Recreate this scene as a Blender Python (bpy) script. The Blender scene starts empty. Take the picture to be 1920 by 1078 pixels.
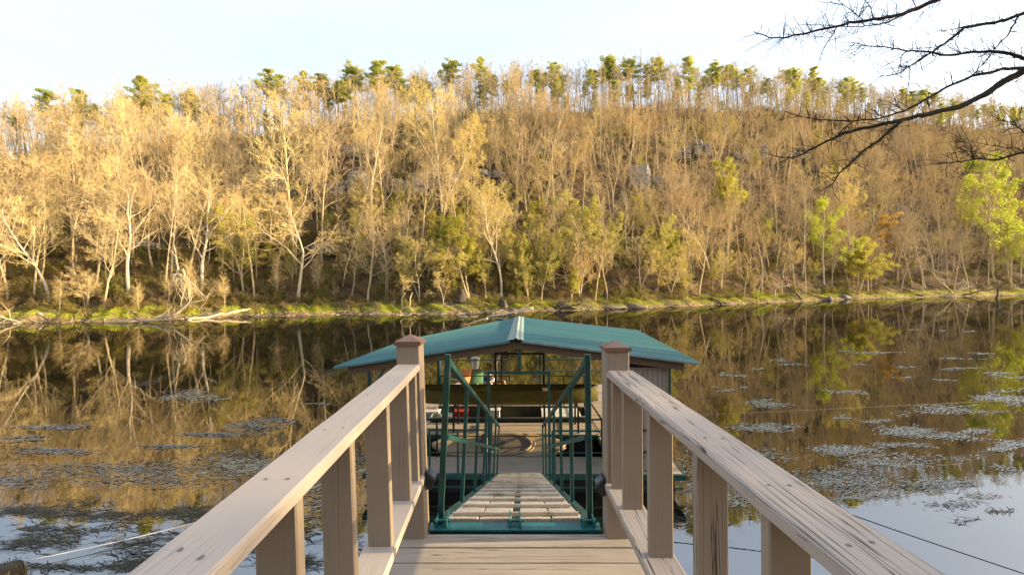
import bpy, math, random
import numpy as np
from mathutils import Vector, Matrix

random.seed(7)
RNG = np.random.default_rng(11)
SC = bpy.context.scene
COL = SC.collection
PI = math.pi

# ------------------------------------------------------------------ camera model
F, U0, V0, CH = 853.0, 960.0, 535.0, 4.4
ROLL = math.radians(0.55)
CR, SR = math.cos(ROLL), math.sin(ROLL)

def cf(x, d, z):
    """level camera frame (right, forward, up from the eye) to world"""
    return (x * CR + z * SR, d, CH - x * SR + z * CR)

def px(u, v, d):
    return cf((u - U0) / F * d, d, -(v - V0) / F * d)

def project(P):
    P = np.asarray(P, float)
    X, Y, Z = P[..., 0], P[..., 1], P[..., 2] - CH
    r = X * CR - Z * SR
    up = X * SR + Z * CR
    return U0 + F * r / Y, V0 - F * up / Y

# ------------------------------------------------------------------ object helpers
def tag(o, label=None, cat=None, group=None, kind=None):
    if label: o['label'] = label
    if cat: o['category'] = cat
    if group: o['group'] = group
    if kind: o['kind'] = kind
    return o

def empty(name, loc=(0, 0, 0), rz=0.0):
    o = bpy.data.objects.new(name, None)
    COL.objects.link(o)
    o.location = loc
    o.rotation_euler = (0, 0, rz)
    return o

def mesh_data(name, V, quads=None, tris=None, polys=None, mats=(), smooth=False):
    me = bpy.data.meshes.new(name)
    V = np.asarray(V, np.float32).reshape(-1, 3)
    loops, sizes = [], []
    if quads is not None and len(quads):
        q = np.asarray(quads, np.int32).reshape(-1, 4)
        loops.append(q.ravel()); sizes.append(np.full(len(q), 4, np.int32))
    if tris is not None and len(tris):
        t = np.asarray(tris, np.int32).reshape(-1, 3)
        loops.append(t.ravel()); sizes.append(np.full(len(t), 3, np.int32))
    if polys:
        loops.append(np.asarray([i for p in polys for i in p], np.int32))
        sizes.append(np.asarray([len(p) for p in polys], np.int32))
    L = np.concatenate(loops); S = np.concatenate(sizes)
    me.vertices.add(len(V)); me.vertices.foreach_set('co', V.ravel())
    me.loops.add(len(L)); me.loops.foreach_set('vertex_index', L)
    me.polygons.add(len(S))
    st = np.zeros(len(S), np.int32); st[1:] = np.cumsum(S)[:-1]
    me.polygons.foreach_set('loop_start', st)
    me.polygons.foreach_set('use_smooth', np.full(len(S), bool(smooth)))
    for m in mats: me.materials.append(m)
    me.update(calc_edges=True)
    me.validate()
    return me

def link(name, me, parent=None):
    o = bpy.data.objects.new(name, me)
    COL.objects.link(o)
    if parent is not None: o.parent = parent
    return o

class MB:
    """collects shapes that become one mesh"""
    def __init__(s, fn=None):
        s.V, s.Q, s.T, s.P = [], [], [], []
        s.fn = fn
    def _add(s, vs):
        n = len(s.V)
        if s.fn: vs = [s.fn(*v) for v in vs]
        s.V.extend([tuple(v) for v in vs])
        return n
    def beam(s, p0, p1, w, h, c=0.004, up=(0, 0, 1)):
        """chamfered bar; w across, h along 'up'"""
        p0, p1 = Vector(p0), Vector(p1)
        t = (p1 - p0).normalized()
        upv = Vector(up)
        if abs(t.dot(upv)) > 0.95: upv = Vector((0, 1, 0))
        a = t.cross(upv).normalized(); b = a.cross(t).normalized()
        x, y = w / 2, h / 2
        c = min(c, x * .9, y * .9)
        sec = [(-x + c, -y), (x - c, -y), (x, -y + c), (x, y - c), (x - c, y), (-x + c, y), (-x, y - c), (-x, -y + c)]
        vs = [p + a * i + b * j for p in (p0, p1) for i, j in sec]
        n = s._add(vs)
        for k in range(8):
            s.Q.append((n + k, n + (k + 1) % 8, n + 8 + (k + 1) % 8, n + 8 + k))
        s.P.append(tuple(n + k for k in range(7, -1, -1))); s.P.append(tuple(n + 8 + k for k in range(8)))
        return s
    def box(s, x0, x1, y0, y1, z0, z1, c=0.004):
        return s.beam(((x0 + x1) / 2, y0, (z0 + z1) / 2), ((x0 + x1) / 2, y1, (z0 + z1) / 2), x1 - x0, z1 - z0, c)
    def tube(s, path, r, k=8, cap=True):
        path = [Vector(p) for p in path]
        rs = list(r) if hasattr(r, '__len__') else [r] * len(path)
        ref = Vector((0.123, 0.31, 0.94))
        n0 = None
        for i, p in enumerate(path):
            t = (path[min(i + 1, len(path) - 1)] - path[max(i - 1, 0)]).normalized()
            a = t.cross(ref)
            if a.length < .15: a = t.cross(Vector((1, .2, 0)))
            a.normalize(); b = t.cross(a)
            n = s._add([p + (a * math.cos(2 * PI * j / k) + b * math.sin(2 * PI * j / k)) * rs[i] for j in range(k)])
            if i:
                m = n - k
                for j in range(k): s.Q.append((m + j, m + (j + 1) % k, n + (j + 1) % k, n + j))
            else: n0 = n
        if cap:
            s.P.append(tuple(n0 + j for j in range(k - 1, -1, -1))); s.P.append(tuple(n + j for j in range(k)))
        return s
    def lathe(s, prof, center, k=20, squash=(1, 1)):
        cx, cy, cz = center
        n0 = None
        for i, (r, z) in enumerate(prof):
            n = s._add([(cx + r * math.cos(2 * PI * j / k) * squash[0], cy + r * math.sin(2 * PI * j / k) * squash[1], cz + z) for j in range(k)])
            if i:
                m = n - k
                for j in range(k): s.Q.append((m + j, m + (j + 1) % k, n + (j + 1) % k, n + j))
        return s
    def loft(s, rings, close=True, caps=False):
        """rings: list of equal-length point lists"""
        k = len(rings[0])
        prev = None
        for R in rings:
            n = s._add(R)
            if prev is not None:
                for j in range(k if close else k - 1):
                    s.Q.append((prev + j, prev + (j + 1) % k, n + (j + 1) % k, n + j))
            else: first = n
            prev = n
        if caps:
            s.P.append(tuple(first + j for j in range(k - 1, -1, -1))); s.P.append(tuple(prev + j for j in range(k)))
        return s
    def poly(s, pts):
        n = s._add(pts); s.P.append(tuple(range(n, n + len(pts)))); return s
    def build(s, name, mat, parent=None, smooth=False):
        me = mesh_data(name, s.V, s.Q, s.T, s.P, [mat] if not isinstance(mat, (list, tuple)) else mat, smooth)
        o = link(name, me, parent)
        if parent is not None:
            o.matrix_parent_inverse = Matrix.Identity(4)
        return o

# ------------------------------------------------------------------ material helpers
class NT:
    def __init__(s, name):
        s.m = bpy.data.materials.new(name); s.m.use_nodes = True
        s.t = s.m.node_tree; s.n = s.t.nodes; s.l = s.t.links
        s.b = s.n['Principled BSDF']
    def new(s, t, **kw):
        n = s.n.new(t)
        for k, v in kw.items(): setattr(n, k, v)
        return n
    def inp(s, node, **kw):
        for k, v in kw.items():
            node.inputs[k.replace('_', ' ')].default_value = v
        return node
    def coord(s, scale=(1, 1, 1), kind='Object'):
        tc = s.new('ShaderNodeTexCoord'); mp = s.new('ShaderNodeMapping')
        mp.inputs['Scale'].default_value = scale
        s.l.new(tc.outputs[kind], mp.inputs['Vector']); return mp.outputs['Vector']
    def noise(s, vec, scale=5, detail=4, rough=.55, dist=0):
        n = s.new('ShaderNodeTexNoise')
        n.inputs['Scale'].default_value = scale; n.inputs['Detail'].default_value = detail
        n.inputs['Roughness'].default_value = rough; n.inputs['Distortion'].default_value = dist
        if vec is not None: s.l.new(vec, n.inputs['Vector'])
        return n.outputs['Fac']
    def ramp(s, fac, stops, interp='LINEAR'):
        r = s.new('ShaderNodeValToRGB'); r.color_ramp.interpolation = interp
        e = r.color_ramp.elements
        while len(e) < len(stops): e.new(0.5)
        for i, (p, c) in enumerate(stops):
            e[i].position = p
            e[i].color = (c, c, c, 1) if not hasattr(c, '__len__') else tuple(c[:3]) + (1,)
        s.l.new(fac, r.inputs['Fac']); return r.outputs['Color']
    def mix(s, a, b, fac, mode='MIX'):
        m = s.new('ShaderNodeMix', data_type='RGBA', blend_type=mode)
        for sock, v in ((m.inputs[6], a), (m.inputs[7], b), (m.inputs[0], fac)):
            if hasattr(v, 'is_linked'): s.l.new(v, sock)
            elif hasattr(v, '__len__'): sock.default_value = tuple(v[:3]) + (1,)
            else: sock.default_value = v
        return m.outputs[2]
    def math(s, op, a, b=0.0):
        m = s.new('ShaderNodeMath', operation=op)
        for i, v in enumerate((a, b)):
            if hasattr(v, 'is_linked'): s.l.new(v, m.inputs[i])
            else: m.inputs[i].default_value = v
        return m.outputs[0]
    def bump(s, h, strength=.3, dist=.01):
        b = s.new('ShaderNodeBump'); b.inputs['Strength'].default_value = strength; b.inputs['Distance'].default_value = dist
        s.l.new(h, b.inputs['Height']); s.l.new(b.outputs['Normal'], s.b.inputs['Normal'])
    def col(s, c):
        if hasattr(c, 'is_linked'): s.l.new(c, s.b.inputs['Base Color'])
        else: s.b.inputs['Base Color'].default_value = tuple(c) + (1,)
    def rough(s, r):
        if hasattr(r, 'is_linked'): s.l.new(r, s.b.inputs['Roughness'])
        else: s.b.inputs['Roughness'].default_value = r
    def rnd(s):
        return s.new('ShaderNodeObjectInfo').outputs['Random']

def wood(name, c, axis=1, crack=.35, grain=.5, rough=.7, moss=0.0, scale=1.0, wear=.3):
    t = NT(name)
    st = [60 * scale] * 3; st[axis] = 1.3 * scale
    v = t.coord(tuple(st))
    g = t.noise(v, 1.6, 6, .65, .6)
    st2 = [34 * scale] * 3; st2[axis] = .42 * scale
    cr = t.noise(t.coord(tuple(st2)), 1.0, 3, .5, 1.2)
    big = t.noise(t.coord((3, 3, 3)), 1.2, 5, .6)
    dk = tuple(x * (1 - .34 * grain) for x in c); lt = tuple(min(1, x * (1 + .12 * grain)) for x in c)
    base = t.ramp(g, [(.28, dk), (.5, c), (.72, lt)])
    base = t.mix(base, tuple(x * .72 for x in c), t.math('MULTIPLY', t.ramp(big, [(.45, 0), (.75, 1)]), wear))
    if moss:
        mo = t.ramp(t.noise(t.coord((1, 1, 1)), 2.2, 5, .65), [(.55, 0), (.68, 1)])
        base = t.mix(base, (.10, .115, .02), t.math('MULTIPLY', mo, moss))
    line = t.ramp(cr, [(.482, 0), (.494, 1), (.506, 1), (.518, 0)])
    gate = t.ramp(t.noise(t.coord((1.1, 1.1, 1.1)), 2.0, 2), [(.5 - .28 * crack, 0), (.62 - .2 * crack, 1)])
    lf = t.math('MULTIPLY', line, gate); lf = t.math('MULTIPLY', lf, min(1, .25 + crack))
    base = t.mix(base, (.05, .038, .03), lf)
    t.col(base); t.rough(rough)
    t.b.inputs['Specular IOR Level'].default_value = .35
    h = t.math('SUBTRACT', t.math('MULTIPLY', g, .35), t.math('MULTIPLY', lf, 1.0))
    t.bump(h, .3, .003)
    return t.m

def paint(name, c, rough=.45, var=.25, metallic=0.0, scale=9, spec=.5, rust=0):
    t = NT(name)
    n = t.noise(t.coord((1, 1, 1)), scale, 6, .65)
    b = t.ramp(n, [(.3, tuple(x * (1 - var) for x in c)), (.7, tuple(min(1, x * (1 + var * .6)) for x in c))])
    if rust:
        b = t.mix(b, (.12, .06, .03), t.ramp(t.noise(t.coord((1, 1, 1)), 14, 6, .7), [(.60, 0), (.70, rust)]))
    t.col(b); t.rough(t.ramp(t.noise(t.coord((1, 1, 1)), scale * 3, 3), [(.3, rough * .8), (.7, min(1, rough * 1.25))]))
    t.b.inputs['Metallic'].default_value = metallic; t.b.inputs['Specular IOR Level'].default_value = spec
    t.bump(n, .08, .003)
    return t.m

def bark(name, c, c2=None, rvar=.35, scale=3.0, hues=None):
    t = NT(name)
    n = t.noise(t.coord((scale, scale, scale * .35)), 3, 6, .65)
    c2 = c2 or tuple(x * .55 for x in c)
    b = t.ramp(n, [(.32, c2), (.58, c)])
    r = t.rnd()
    b = t.mix(b, t.ramp(r, [(0, tuple(x * (1 - rvar) for x in c)), (.5, c), (1, (min(1, c[0] * (1 + rvar)), min(1, c[1] * (1 + rvar * .7)), c[2] * (1 + rvar * .3)))]), .55)
    if hues: b = t.mix(b, t.ramp(r, hues, 'CONSTANT'), .6)
    t.col(b); t.rough(.85); t.b.inputs['Specular IOR Level'].default_value = .15
    return t.m

def leaf(name, c, c2, trans=.35, rvar=.25):
    t = NT(name)
    g = t.new('ShaderNodeNewGeometry').outputs['Random Per Island']
    b = t.mix(t.ramp(g, [(0, c2), (1, c)]), tuple(x * (1 - rvar) for x in c), t.math('MULTIPLY', t.rnd(), .5))
    t.n.remove(t.b)
    d = t.new('ShaderNodeBsdfDiffuse'); tr = t.new('ShaderNodeBsdfTranslucent'); mx = t.new('ShaderNodeMixShader')
    mx.inputs[0].default_value = trans
    t.l.new(b, d.inputs[0]); t.l.new(b, tr.inputs[0])
    t.l.new(d.outputs[0], mx.inputs[1]); t.l.new(tr.outputs[0], mx.inputs[2])
    t.l.new(mx.outputs[0], t.n['Material Output'].inputs[0])
    return t.m

def flat(name, c, rough=.6, **kw):
    t = NT(name); t.col(c); t.rough(rough)
    n = t.noise(t.coord((1, 1, 1)), 12, 4)
    t.col(t.ramp(n, [(.3, tuple(x * .85 for x in c)), (.7, c)]))
    for k, v in kw.items(): t.b.inputs[k.replace('_', ' ')].default_value = v
    return t.m
SKY_STRENGTH, SUN_STRENGTH, EXPOSURE = 0.15, 5.0, 1.65
VEIL, NEAR_TREES = 0.6, 20
N_SOLO, N_BRUSH, WEED = 240, 4200, .8; DENOISE = True
# ------------------------------------------------------------------ light, world, camera
SUN_DIR = Vector((0.968, 0.035, 0.225)).normalized()
sun_el = math.asin(SUN_DIR.z); sun_rot = math.atan2(SUN_DIR.x, SUN_DIR.y)
w = bpy.data.worlds.new('World'); SC.world = w; w.use_nodes = True
sky = w.node_tree.nodes.new('ShaderNodeTexSky'); sky.sky_type = 'NISHITA'
sky.sun_disc = False; sky.sun_elevation = sun_el; sky.sun_rotation = sun_rot
sky.dust_density = 4.0; sky.air_density = 1.0; sky.ozone_density = 1.2
bg = w.node_tree.nodes['Background']; bg.inputs[1].default_value = SKY_STRENGTH
nt = w.node_tree
# thin high veil of cloud over the clear sky
tc = nt.nodes.new('ShaderNodeTexCoord'); mp = nt.nodes.new('ShaderNodeMapping'); mp.inputs['Scale'].default_value = (1.2, 1.2, 5)
nz = nt.nodes.new('ShaderNodeTexNoise'); nz.inputs['Scale'].default_value = 1.6; nz.inputs['Detail'].default_value = 5
rp = nt.nodes.new('ShaderNodeMapRange'); rp.inputs[1].default_value = .3; rp.inputs[2].default_value = .7; rp.inputs[3].default_value = VEIL - .13; rp.inputs[4].default_value = VEIL + .09
mx = nt.nodes.new('ShaderNodeMix'); mx.data_type = 'RGBA'; mx.inputs[7].default_value = (2.6, 2.9, 3.35, 1)
nt.links.new(tc.outputs['Generated'], mp.inputs['Vector']); nt.links.new(mp.outputs[0], nz.inputs['Vector']); nt.links.new(nz.outputs[0], rp.inputs[0]); nt.links.new(rp.outputs[0], mx.inputs[0])
nt.links.new(sky.outputs[0], mx.inputs[6]); nt.links.new(mx.outputs[2], bg.inputs[0])
sl = bpy.data.lights.new('sun', 'SUN'); sl.energy = SUN_STRENGTH; sl.angle = math.radians(.5); sl.color = (1.0, .78, .44)
so = bpy.data.objects.new('sun', sl); COL.objects.link(so)
so.rotation_euler = (-SUN_DIR).to_track_quat('-Z', 'Y').to_euler()
so.location = (60, 0, 40)
cam = bpy.data.cameras.new('camera'); co = bpy.data.objects.new('camera', cam); COL.objects.link(co)
cam.sensor_width = 36; cam.lens = F / 1920 * 36; cam.clip_end = 3000; cam.clip_start = .05
cam.shift_y = -(539 - V0) / 1920
co.location = (0, 0, CH); co.rotation_euler = (PI / 2, ROLL, 0)
SC.camera = co
SC.view_settings.view_transform = 'Standard'; SC.view_settings.look = 'None'
SC.view_settings.exposure = EXPOSURE; SC.view_settings.gamma = 1.0
SC.cycles.max_bounces = 6; SC.cycles.diffuse_bounces = 3; SC.cycles.glossy_bounces = 3; SC.cycles.transparent_max_bounces = 4
SC.cycles.use_denoising = DENOISE
SC.cycles.sample_clamp_indirect = 6

# ------------------------------------------------------------------ far hillside
shore_px = [(-700, 640), (-300, 622), (0, 607), (300, 601), (440, 595), (640, 590), (860, 590), (980, 585), (1200, 578), (1440, 568),
            (1600, 561), (1920, 553), (2300, 545), (2700, 539)]
def water_pt(u, v):
    dx, dy = u - U0, v - V0
    zz = (-dx * SR - dy * CR) / F
    d = -CH / zz
    p = px(u, v, d)
    return p[0], p[1]
SH = np.array([water_pt(u, v) for u, v in shore_px])
ridge_px = [(-700, 320, 92), (-300, 310, 102), (0, 300, 115), (300, 275, 128), (440, 258, 138), (640, 238, 147), (860, 218, 155), (980, 212, 158), (1200, 204, 165),
            (1440, 210, 182), (1600, 222, 200), (1920, 250, 228), (2300, 280, 255), (2700, 320, 290)]
RD = np.array([px(u, v, d) for u, v, d in ridge_px])
AN = np.arange(len(SH))
PS = [-.35, -.1, 0, .012, .03, .055, .09, .12, .2, .42, .455, .62, .8, 1.0, 1.12, 1.35, 2.0]
PZ = [-5, -2.2, 0, .25, .55, .95, 1.4]
PFR = [.045, .11, .36, .455, .60, .80, 1.0, 1.02, .97, .6]
def hill(a, s, noise=True):
    a = np.asarray(a, float); s = np.asarray(s, float)
    sx, sy = np.interp(a, AN, SH[:, 0]), np.interp(a, AN, SH[:, 1])
    rx, ry, rz = (np.interp(a, AN, RD[:, k]) for k in range(3))
    x = sx + (rx - sx) * s; y = sy + (ry - sy) * s
    z = np.zeros_like(x + s)
    zl = np.interp(s, PS[:7], PZ)
    fr = np.interp(s, PS[6:], [0] + PFR)
    zh = 1.4 + fr * (rz - 1.4)
    z = np.where(s < PS[6], zl, zh)
    # make the drop to the water wander a little
    if noise:
        am = np.clip((s - .08) / .3, 0, 1)
        z = z + am * np.clip((1.08 - s) / .35, .15, 1) * (1.6 * np.sin(x * .11 + y * .05) + 1.1 * np.sin(x * .27 - y * .21 + 1.3) + .5 * np.sin(x * .71 + y * .53))
        bm = np.clip((s + .02) / .05, 0, 1) * np.clip((.2 - s) / .1, 0, 1)
        z = z + bm * (.22 * np.sin(x * .55 + 1) + .16 * np.sin(x * 1.3 + y * .4) + .12 * np.sin(x * 2.9 + y * 1.7))
    return x, y, z
NA, NS = 520, 170
av = np.linspace(0, len(SH) - 1, NA)
sv = np.concatenate([np.linspace(-.35, -.02, 8), np.linspace(0, .15, 46), np.linspace(.155, .7, 76), np.linspace(.71, 2.0, 40)])
NS = len(sv)
A, S = np.meshgrid(av, sv, indexing='ij')
hx, hy, hz = hill(A, S)
HV = np.stack([hx, hy, hz], -1).reshape(-1, 3)
ii, jj = np.meshgrid(np.arange(NA - 1), np.arange(NS - 1), indexing='ij')
q = np.stack([ii * NS + jj, (ii + 1) * NS + jj, (ii + 1) * NS + jj + 1, ii * NS + jj + 1], -1).reshape(-1, 4)
t = NT('hillside')
pos = t.new('ShaderNodeNewGeometry').outputs['Position']
sep = t.new('ShaderNodeSeparateXYZ'); t.l.new(pos, sep.inputs[0])
n1 = t.noise(pos, .9, 8, .65); n2 = t.noise(pos, .18, 4, .6); n3 = t.noise(pos, 4, 6, .7)
litter = t.ramp(n1, [(.3, (.05, .034, .02)), (.5, (.11, .073, .042)), (.7, (.18, .12, .068))])
litter = t.mix(litter, (.12, .105, .045), t.ramp(n2, [(.5, 0), (.72, .6)]))
litter = t.mix(litter, (.06, .045, .03), t.ramp(n3, [(.35, .7), (.5, 0)]))
gr = t.ramp(t.noise(pos, 1.6, 6, .7), [(.35, (.15, .125, .03)), (.52, (.26, .28, .03)), (.75, (.40, .38, .06))])
gr = t.mix(gr, (.24, .17, .085), t.ramp(t.noise(pos, .42, 5, .65), [(.44, 0), (.52, 1)]))
mud = t.ramp(n1, [(.3, (.17, .115, .055)), (.7, (.36, .25, .13))])
zz = t.math('ADD', sep.outputs[2], t.math('MULTIPLY', t.math('SUBTRACT', n2, .5), 1.2))
mg = t.mix(mud, gr, t.ramp(t.math('MULTIPLY', zz, .5), [(.14, 0), (.25, 1)]))
allc = t.mix(mg, litter, t.ramp(t.math('MULTIPLY', zz, .25), [(.36, 0), (.56, 1)]))
t.col(allc); t.rough(.95); t.b.inputs['Specular IOR Level'].default_value = .1
t.bump(t.math('ADD', n1, t.math('MULTIPLY', n3, .4)), .8, .3)
M_HILL = t.m
hill_o = link('hillside', mesh_data('hillside', HV, q, mats=[M_HILL], smooth=True)); tag(hill_o, kind='structure')
HU, HVV = project(HV)
HS, HA = S.reshape(-1), A.reshape(-1)
vis_ok = (HS > -.01) & (HS < 1.15)
def on_hill(u, v):
    e = (HU - u) ** 2 + ((HVV - v) * 1.0) ** 2 + np.where(vis_ok, 0, 1e9)
    k = int(np.argmin(e))
    # refine inside the cell by a little search
    a0, s0 = HA[k], HS[k]
    aa = a0 + np.linspace(-.03, .03, 13); ss = s0 + np.linspace(-.006, .006, 13)
    AA, SS = np.meshgrid(aa, ss)
    X, Y, Z = hill(AA, SS); P = np.stack([X, Y, Z], -1)
    uu, vv = project(P)
    j = np.argmin((uu - u) ** 2 + (vv - v) ** 2)
    return Vector(P.reshape(-1, 3)[j])

# ------------------------------------------------------------------ river and near bank
t = NT('river')
pos = t.new('ShaderNodeNewGeometry').outputs['Position']
mp = t.new('ShaderNodeMapping'); mp.inputs['Scale'].default_value = (.5, 1.0, 1); t.l.new(pos, mp.inputs['Vector'])
wv = t.noise(mp.outputs[0], 2.2, 4, .55)
wv2 = t.noise(mp.outputs[0], .25, 3, .5)
t.col(t.ramp(t.noise(pos, .5, 4), [(.3, (.003, .004, .002)), (.7, (.009, .008, .004))]))
t.rough(.012); t.b.inputs['IOR'].default_value = 2.1; t.b.inputs['Specular IOR Level'].default_value = .6
t.bump(t.math('ADD', t.math('MULTIPLY', wv, .55), wv2), .032, .05)
# still water: mirror over dark depth, raised to brighten sky reflections, stronger towards grazing
nrm = t.b.inputs['Normal'].links[0].from_socket
lw = t.new('ShaderNodeLayerWeight'); t.l.new(nrm, lw.inputs['Normal'])
fac = t.math('ADD', .37, t.math('MULTIPLY', .6, t.math('POWER', lw.outputs['Facing'], 12.0)))
gl = t.new('ShaderNodeBsdfGlossy'); gl.inputs['Roughness'].default_value = .012; t.l.new(nrm, gl.inputs['Normal'])
mxs = t.new('ShaderNodeMixShader'); t.b.inputs['Specular IOR Level'].default_value = 0
t.l.new(fac, mxs.inputs[0]); t.l.new(t.b.outputs[0], mxs.inputs[1]); t.l.new(gl.outputs[0], mxs.inputs[2])
t.l.new(mxs.outputs[0], t.n['Material Output'].inputs[0])
wat = MB(); wat.poly([(-420, -40, 0), (520, -40, 0), (520, 420, 0), (-420, 420, 0)])
tag(wat.build('water', t.m), kind='structure')

xs = np.linspace(-80, 90, 161); ys = np.linspace(-45, 75, 121)
X, Y = np.meshgrid(xs, ys, indexing='ij')
sd = np.maximum(X - (1.24 * np.maximum(Y, 0) + 6.2), 3.2 - Y)
sd = np.maximum(sd, np.maximum(-X - (1.24 * np.maximum(Y, 0) + 5.0), -99) * np.where(Y < 9, 1, .0) - np.where(Y < 9, 0, 99))
Z = np.clip(sd * .42, -2.2, 2.7) + .12 * np.sin(X * 1.1) * np.sin(Y * .9)
Z = np.where(sd < -1.2, -2.2, Z)
# unseen climb of the near bank, raised to block low sky behind the boardwalk
Z = Z + np.clip((-7.0 - Y), 0, 24) * .75 + np.where(Y < -7, .5 * np.sin(X * .7) * np.cos(Y * .6), 0)
BV = np.stack([X, Y, Z], -1).reshape(-1, 3)
ii, jj = np.meshgrid(np.arange(160), np.arange(120), indexing='ij')
bq = np.stack([ii * 121 + jj, (ii + 1) * 121 + jj, (ii + 1) * 121 + jj + 1, ii * 121 + jj + 1], -1).reshape(-1, 4)
keep = BV[bq, 2].max(1) > -2
tag(link('ground', mesh_data('ground', BV, bq[keep], mats=[M_HILL], smooth=True)), kind='structure')
# ------------------------------------------------------------------ materials of the near things
TAN = (.30, .235, .175)
M_RAIL_GOOD = wood('painted_wood_smooth', (.46, .38, .315), 1, .05, .1, .6, wear=.12)
M_RAIL_OLD = wood('painted_wood_cracked', (.39, .325, .275), 1, 1.0, .42, .66, wear=.2)
M_POST = wood('painted_post', TAN, 2, .12, .16, .62, wear=.2)
M_POST_OLD = wood('painted_post_cracked', TAN, 2, .75, .2, .62, wear=.2)
M_DECK = wood('weathered_deck', (.37, .30, .235), 0, .65, .85, .8, wear=.4)
M_TREAD = wood('gangway_tread', (.50, .42, .33), 1, .6, .7, .8, moss=.2, wear=.3)
M_CLEAT = wood('gangway_cleat', (.48, .405, .32), 0, .4, .6, .8, moss=.9, wear=.3)
M_CAP = wood('post_cap_paint', (.20, .115, .085), 0, .15, .3, .42, wear=.3)
M_DOCKDECK = wood('dock_deck', (.37, .30, .245), 0, .3, .6, .8, wear=.3)
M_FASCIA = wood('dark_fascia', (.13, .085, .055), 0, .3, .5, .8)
M_SIDING = wood('shed_siding', (.30, .245, .205), 2, .15, .5, .8)
M_TEAL = paint('teal_paint', (.006, .062, .054), .42, .4, rust=.55)
M_TEAL_PLATE_LIT = paint('teal_plate_sunlit_rail', (.008, .11, .115), .38, .35, rust=.4)  # lighter teal for plates, and for back railings coloured as if sunlit
t = NT('teal_roof_metal')
n_ = t.noise(t.coord((.35, 9, .35)), 1.5, 6, .7); n2_ = t.noise(t.coord((1, 1, 1)), .9, 5, .6); n3_ = t.noise(t.coord((1, 1, 1)), 22, 3)
c_ = t.ramp(n_, [(.3, (.032, .125, .135)), (.5, (.055, .18, .19)), (.7, (.085, .225, .225))])
c_ = t.mix(c_, (.13, .21, .20), t.ramp(n2_, [(.5, 0), (.8, .5)])); c_ = t.mix(c_, (.05, .06, .04), t.ramp(n3_, [(.70, 0), (.76, .6)]))
t.col(c_); t.rough(.42); M_ROOF = t.m
M_RIDGE = paint('faded_ridge_metal', (.19, .27, .26), .5, .2, scale=5)
M_BLACK = paint('black_steel', (.014, .018, .018), .45, .3)
M_FLOAT = flat('black_float', (.012, .012, .013), .6)
M_ALU = paint('aluminium', (.42, .43, .44), .35, .15, metallic=.7)
M_NAIL = flat('nail_stain', (.19, .15, .12), .6)

# ------------------------------------------------------------------ boardwalk
KD = 2.778
def lean_l(x, d, z): return cf(x + .034 * (-(z + .482) / 1.06), d, z)
def lean_r(x, d, z): return cf(x + .006 * (-(z + .518) / 1.03), d, z)
bw = empty('boardwalk')
tag(bw, 'beige painted timber boardwalk with board railings on both sides', 'boardwalk')
mb = MB(cf); d = 2.832
rr = random.Random(3)
while d > -4.2:
    mb.box(-.86 + rr.uniform(-.004, .004), .90 + rr.uniform(-.004, .004), d - .137, d, -1.586, -1.547 + rr.uniform(-.003, .003), .005)
    d -= .148
mb.build('deck', M_DECK, bw)
mb = MB(cf)
for xx in (-.74, 0.02, .78): mb.box(xx - .02, xx + .02, -4.2, 2.80, -1.76, -1.588, .003)
mb.box(-.86, .90, 2.79, 2.83, -1.77, -1.589, .003)
mb.build('deck_joist', M_DECK, bw)
for xx in (-.72, .76):
    for dd in (2.68, .2, -2.6): MB(cf).beam((xx, dd, -4.6), (xx, dd, -1.775), .14, .14, .006, up=(0, 1, 0)).build('support_post', M_POST, bw)
for side, fn, x0, x1, zt, zc, m in (('l', lean_l, -.705, -.5635, -.482, -.367, M_POST), ('r', lean_r, .573, .720, -.518, -.404, M_POST)):
    mb = MB(fn); mb.beam(((x0 + x1) / 2, KD + .071, -1.80), ((x0 + x1) / 2, KD + .071, zc), .142, .142, .006, up=(0, 1, 0))
    po = mb.build('railing_post', m, bw)
    mb = MB(fn); xm = (x0 + x1) / 2; dm = KD + .071; h = .082
    mb.box(xm - h, xm + h, dm - h, dm + h, zc, zc + .024, .003)
    ap = (xm, dm, zc + .062); e = h - .004
    c4 = [(xm - e, dm - e, zc + .0245), (xm + e, dm - e, zc + .0245), (xm + e, dm + e, zc + .0245), (xm - e, dm + e, zc + .0245)]
    for i in range(4): mb.poly([c4[i], c4[(i + 1) % 4], ap])
    c = mb.build('post_cap', M_CAP, po)
# handrails
def rail(fn, xc, wid, thick, ztop, d0, d1, seg=30, wob=.003, seed=1):
    r = random.Random(seed); mb = MB(fn); rings = []
    for i in range(seg + 1):
        d = d0 + (d1 - d0) * i / seg
        x = xc(d); a = x - wid / 2 + r.uniform(-wob, wob) * .5; b = x + wid / 2 + r.uniform(-wob, wob) * .5
        zt = ztop + r.uniform(-wob, wob) * .3; zb = zt - thick; c = .007
        rings.append([(a + c, d, zt), (b - c, d, zt), (b, d, zt - c), (b, d, zb + c), (b - c, d, zb), (a + c, d, zb), (a, d, zb + c), (a, d, zt - c)])
    mb.loft(rings, True, True); return mb
hl = rail(lean_l, lambda d: -.555 - .0287 * d, .144, .042, -.482, -3.5, KD - .001).build('handrail', M_RAIL_GOOD, bw)
hr = rail(lean_r, lambda d: .718 - .022 * d, .166, .044, -.518, -3.5, KD - .001, seed=5).build('handrail', M_RAIL_OLD, bw)
hr['label'] = 'grey beige handrail with long dark cracks'
rail(cf, lambda d: -.545 - .022 * d, .148, .04, -1.16, -3.5, KD + .0, seed=6).build('bottom_rail', M_RAIL_GOOD, bw)
rail(cf, lambda d: .672 - .009 * d, .16, .04, -1.208, -3.5, KD + .0, seed=7).build('bottom_rail', M_RAIL_OLD, bw)
dl = [2.70, 2.455, 2.02, 1.525, 1.113, .67, .23, -.21, -.65, -1.1, -1.6, -2.1, -2.6, -3.1]
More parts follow.
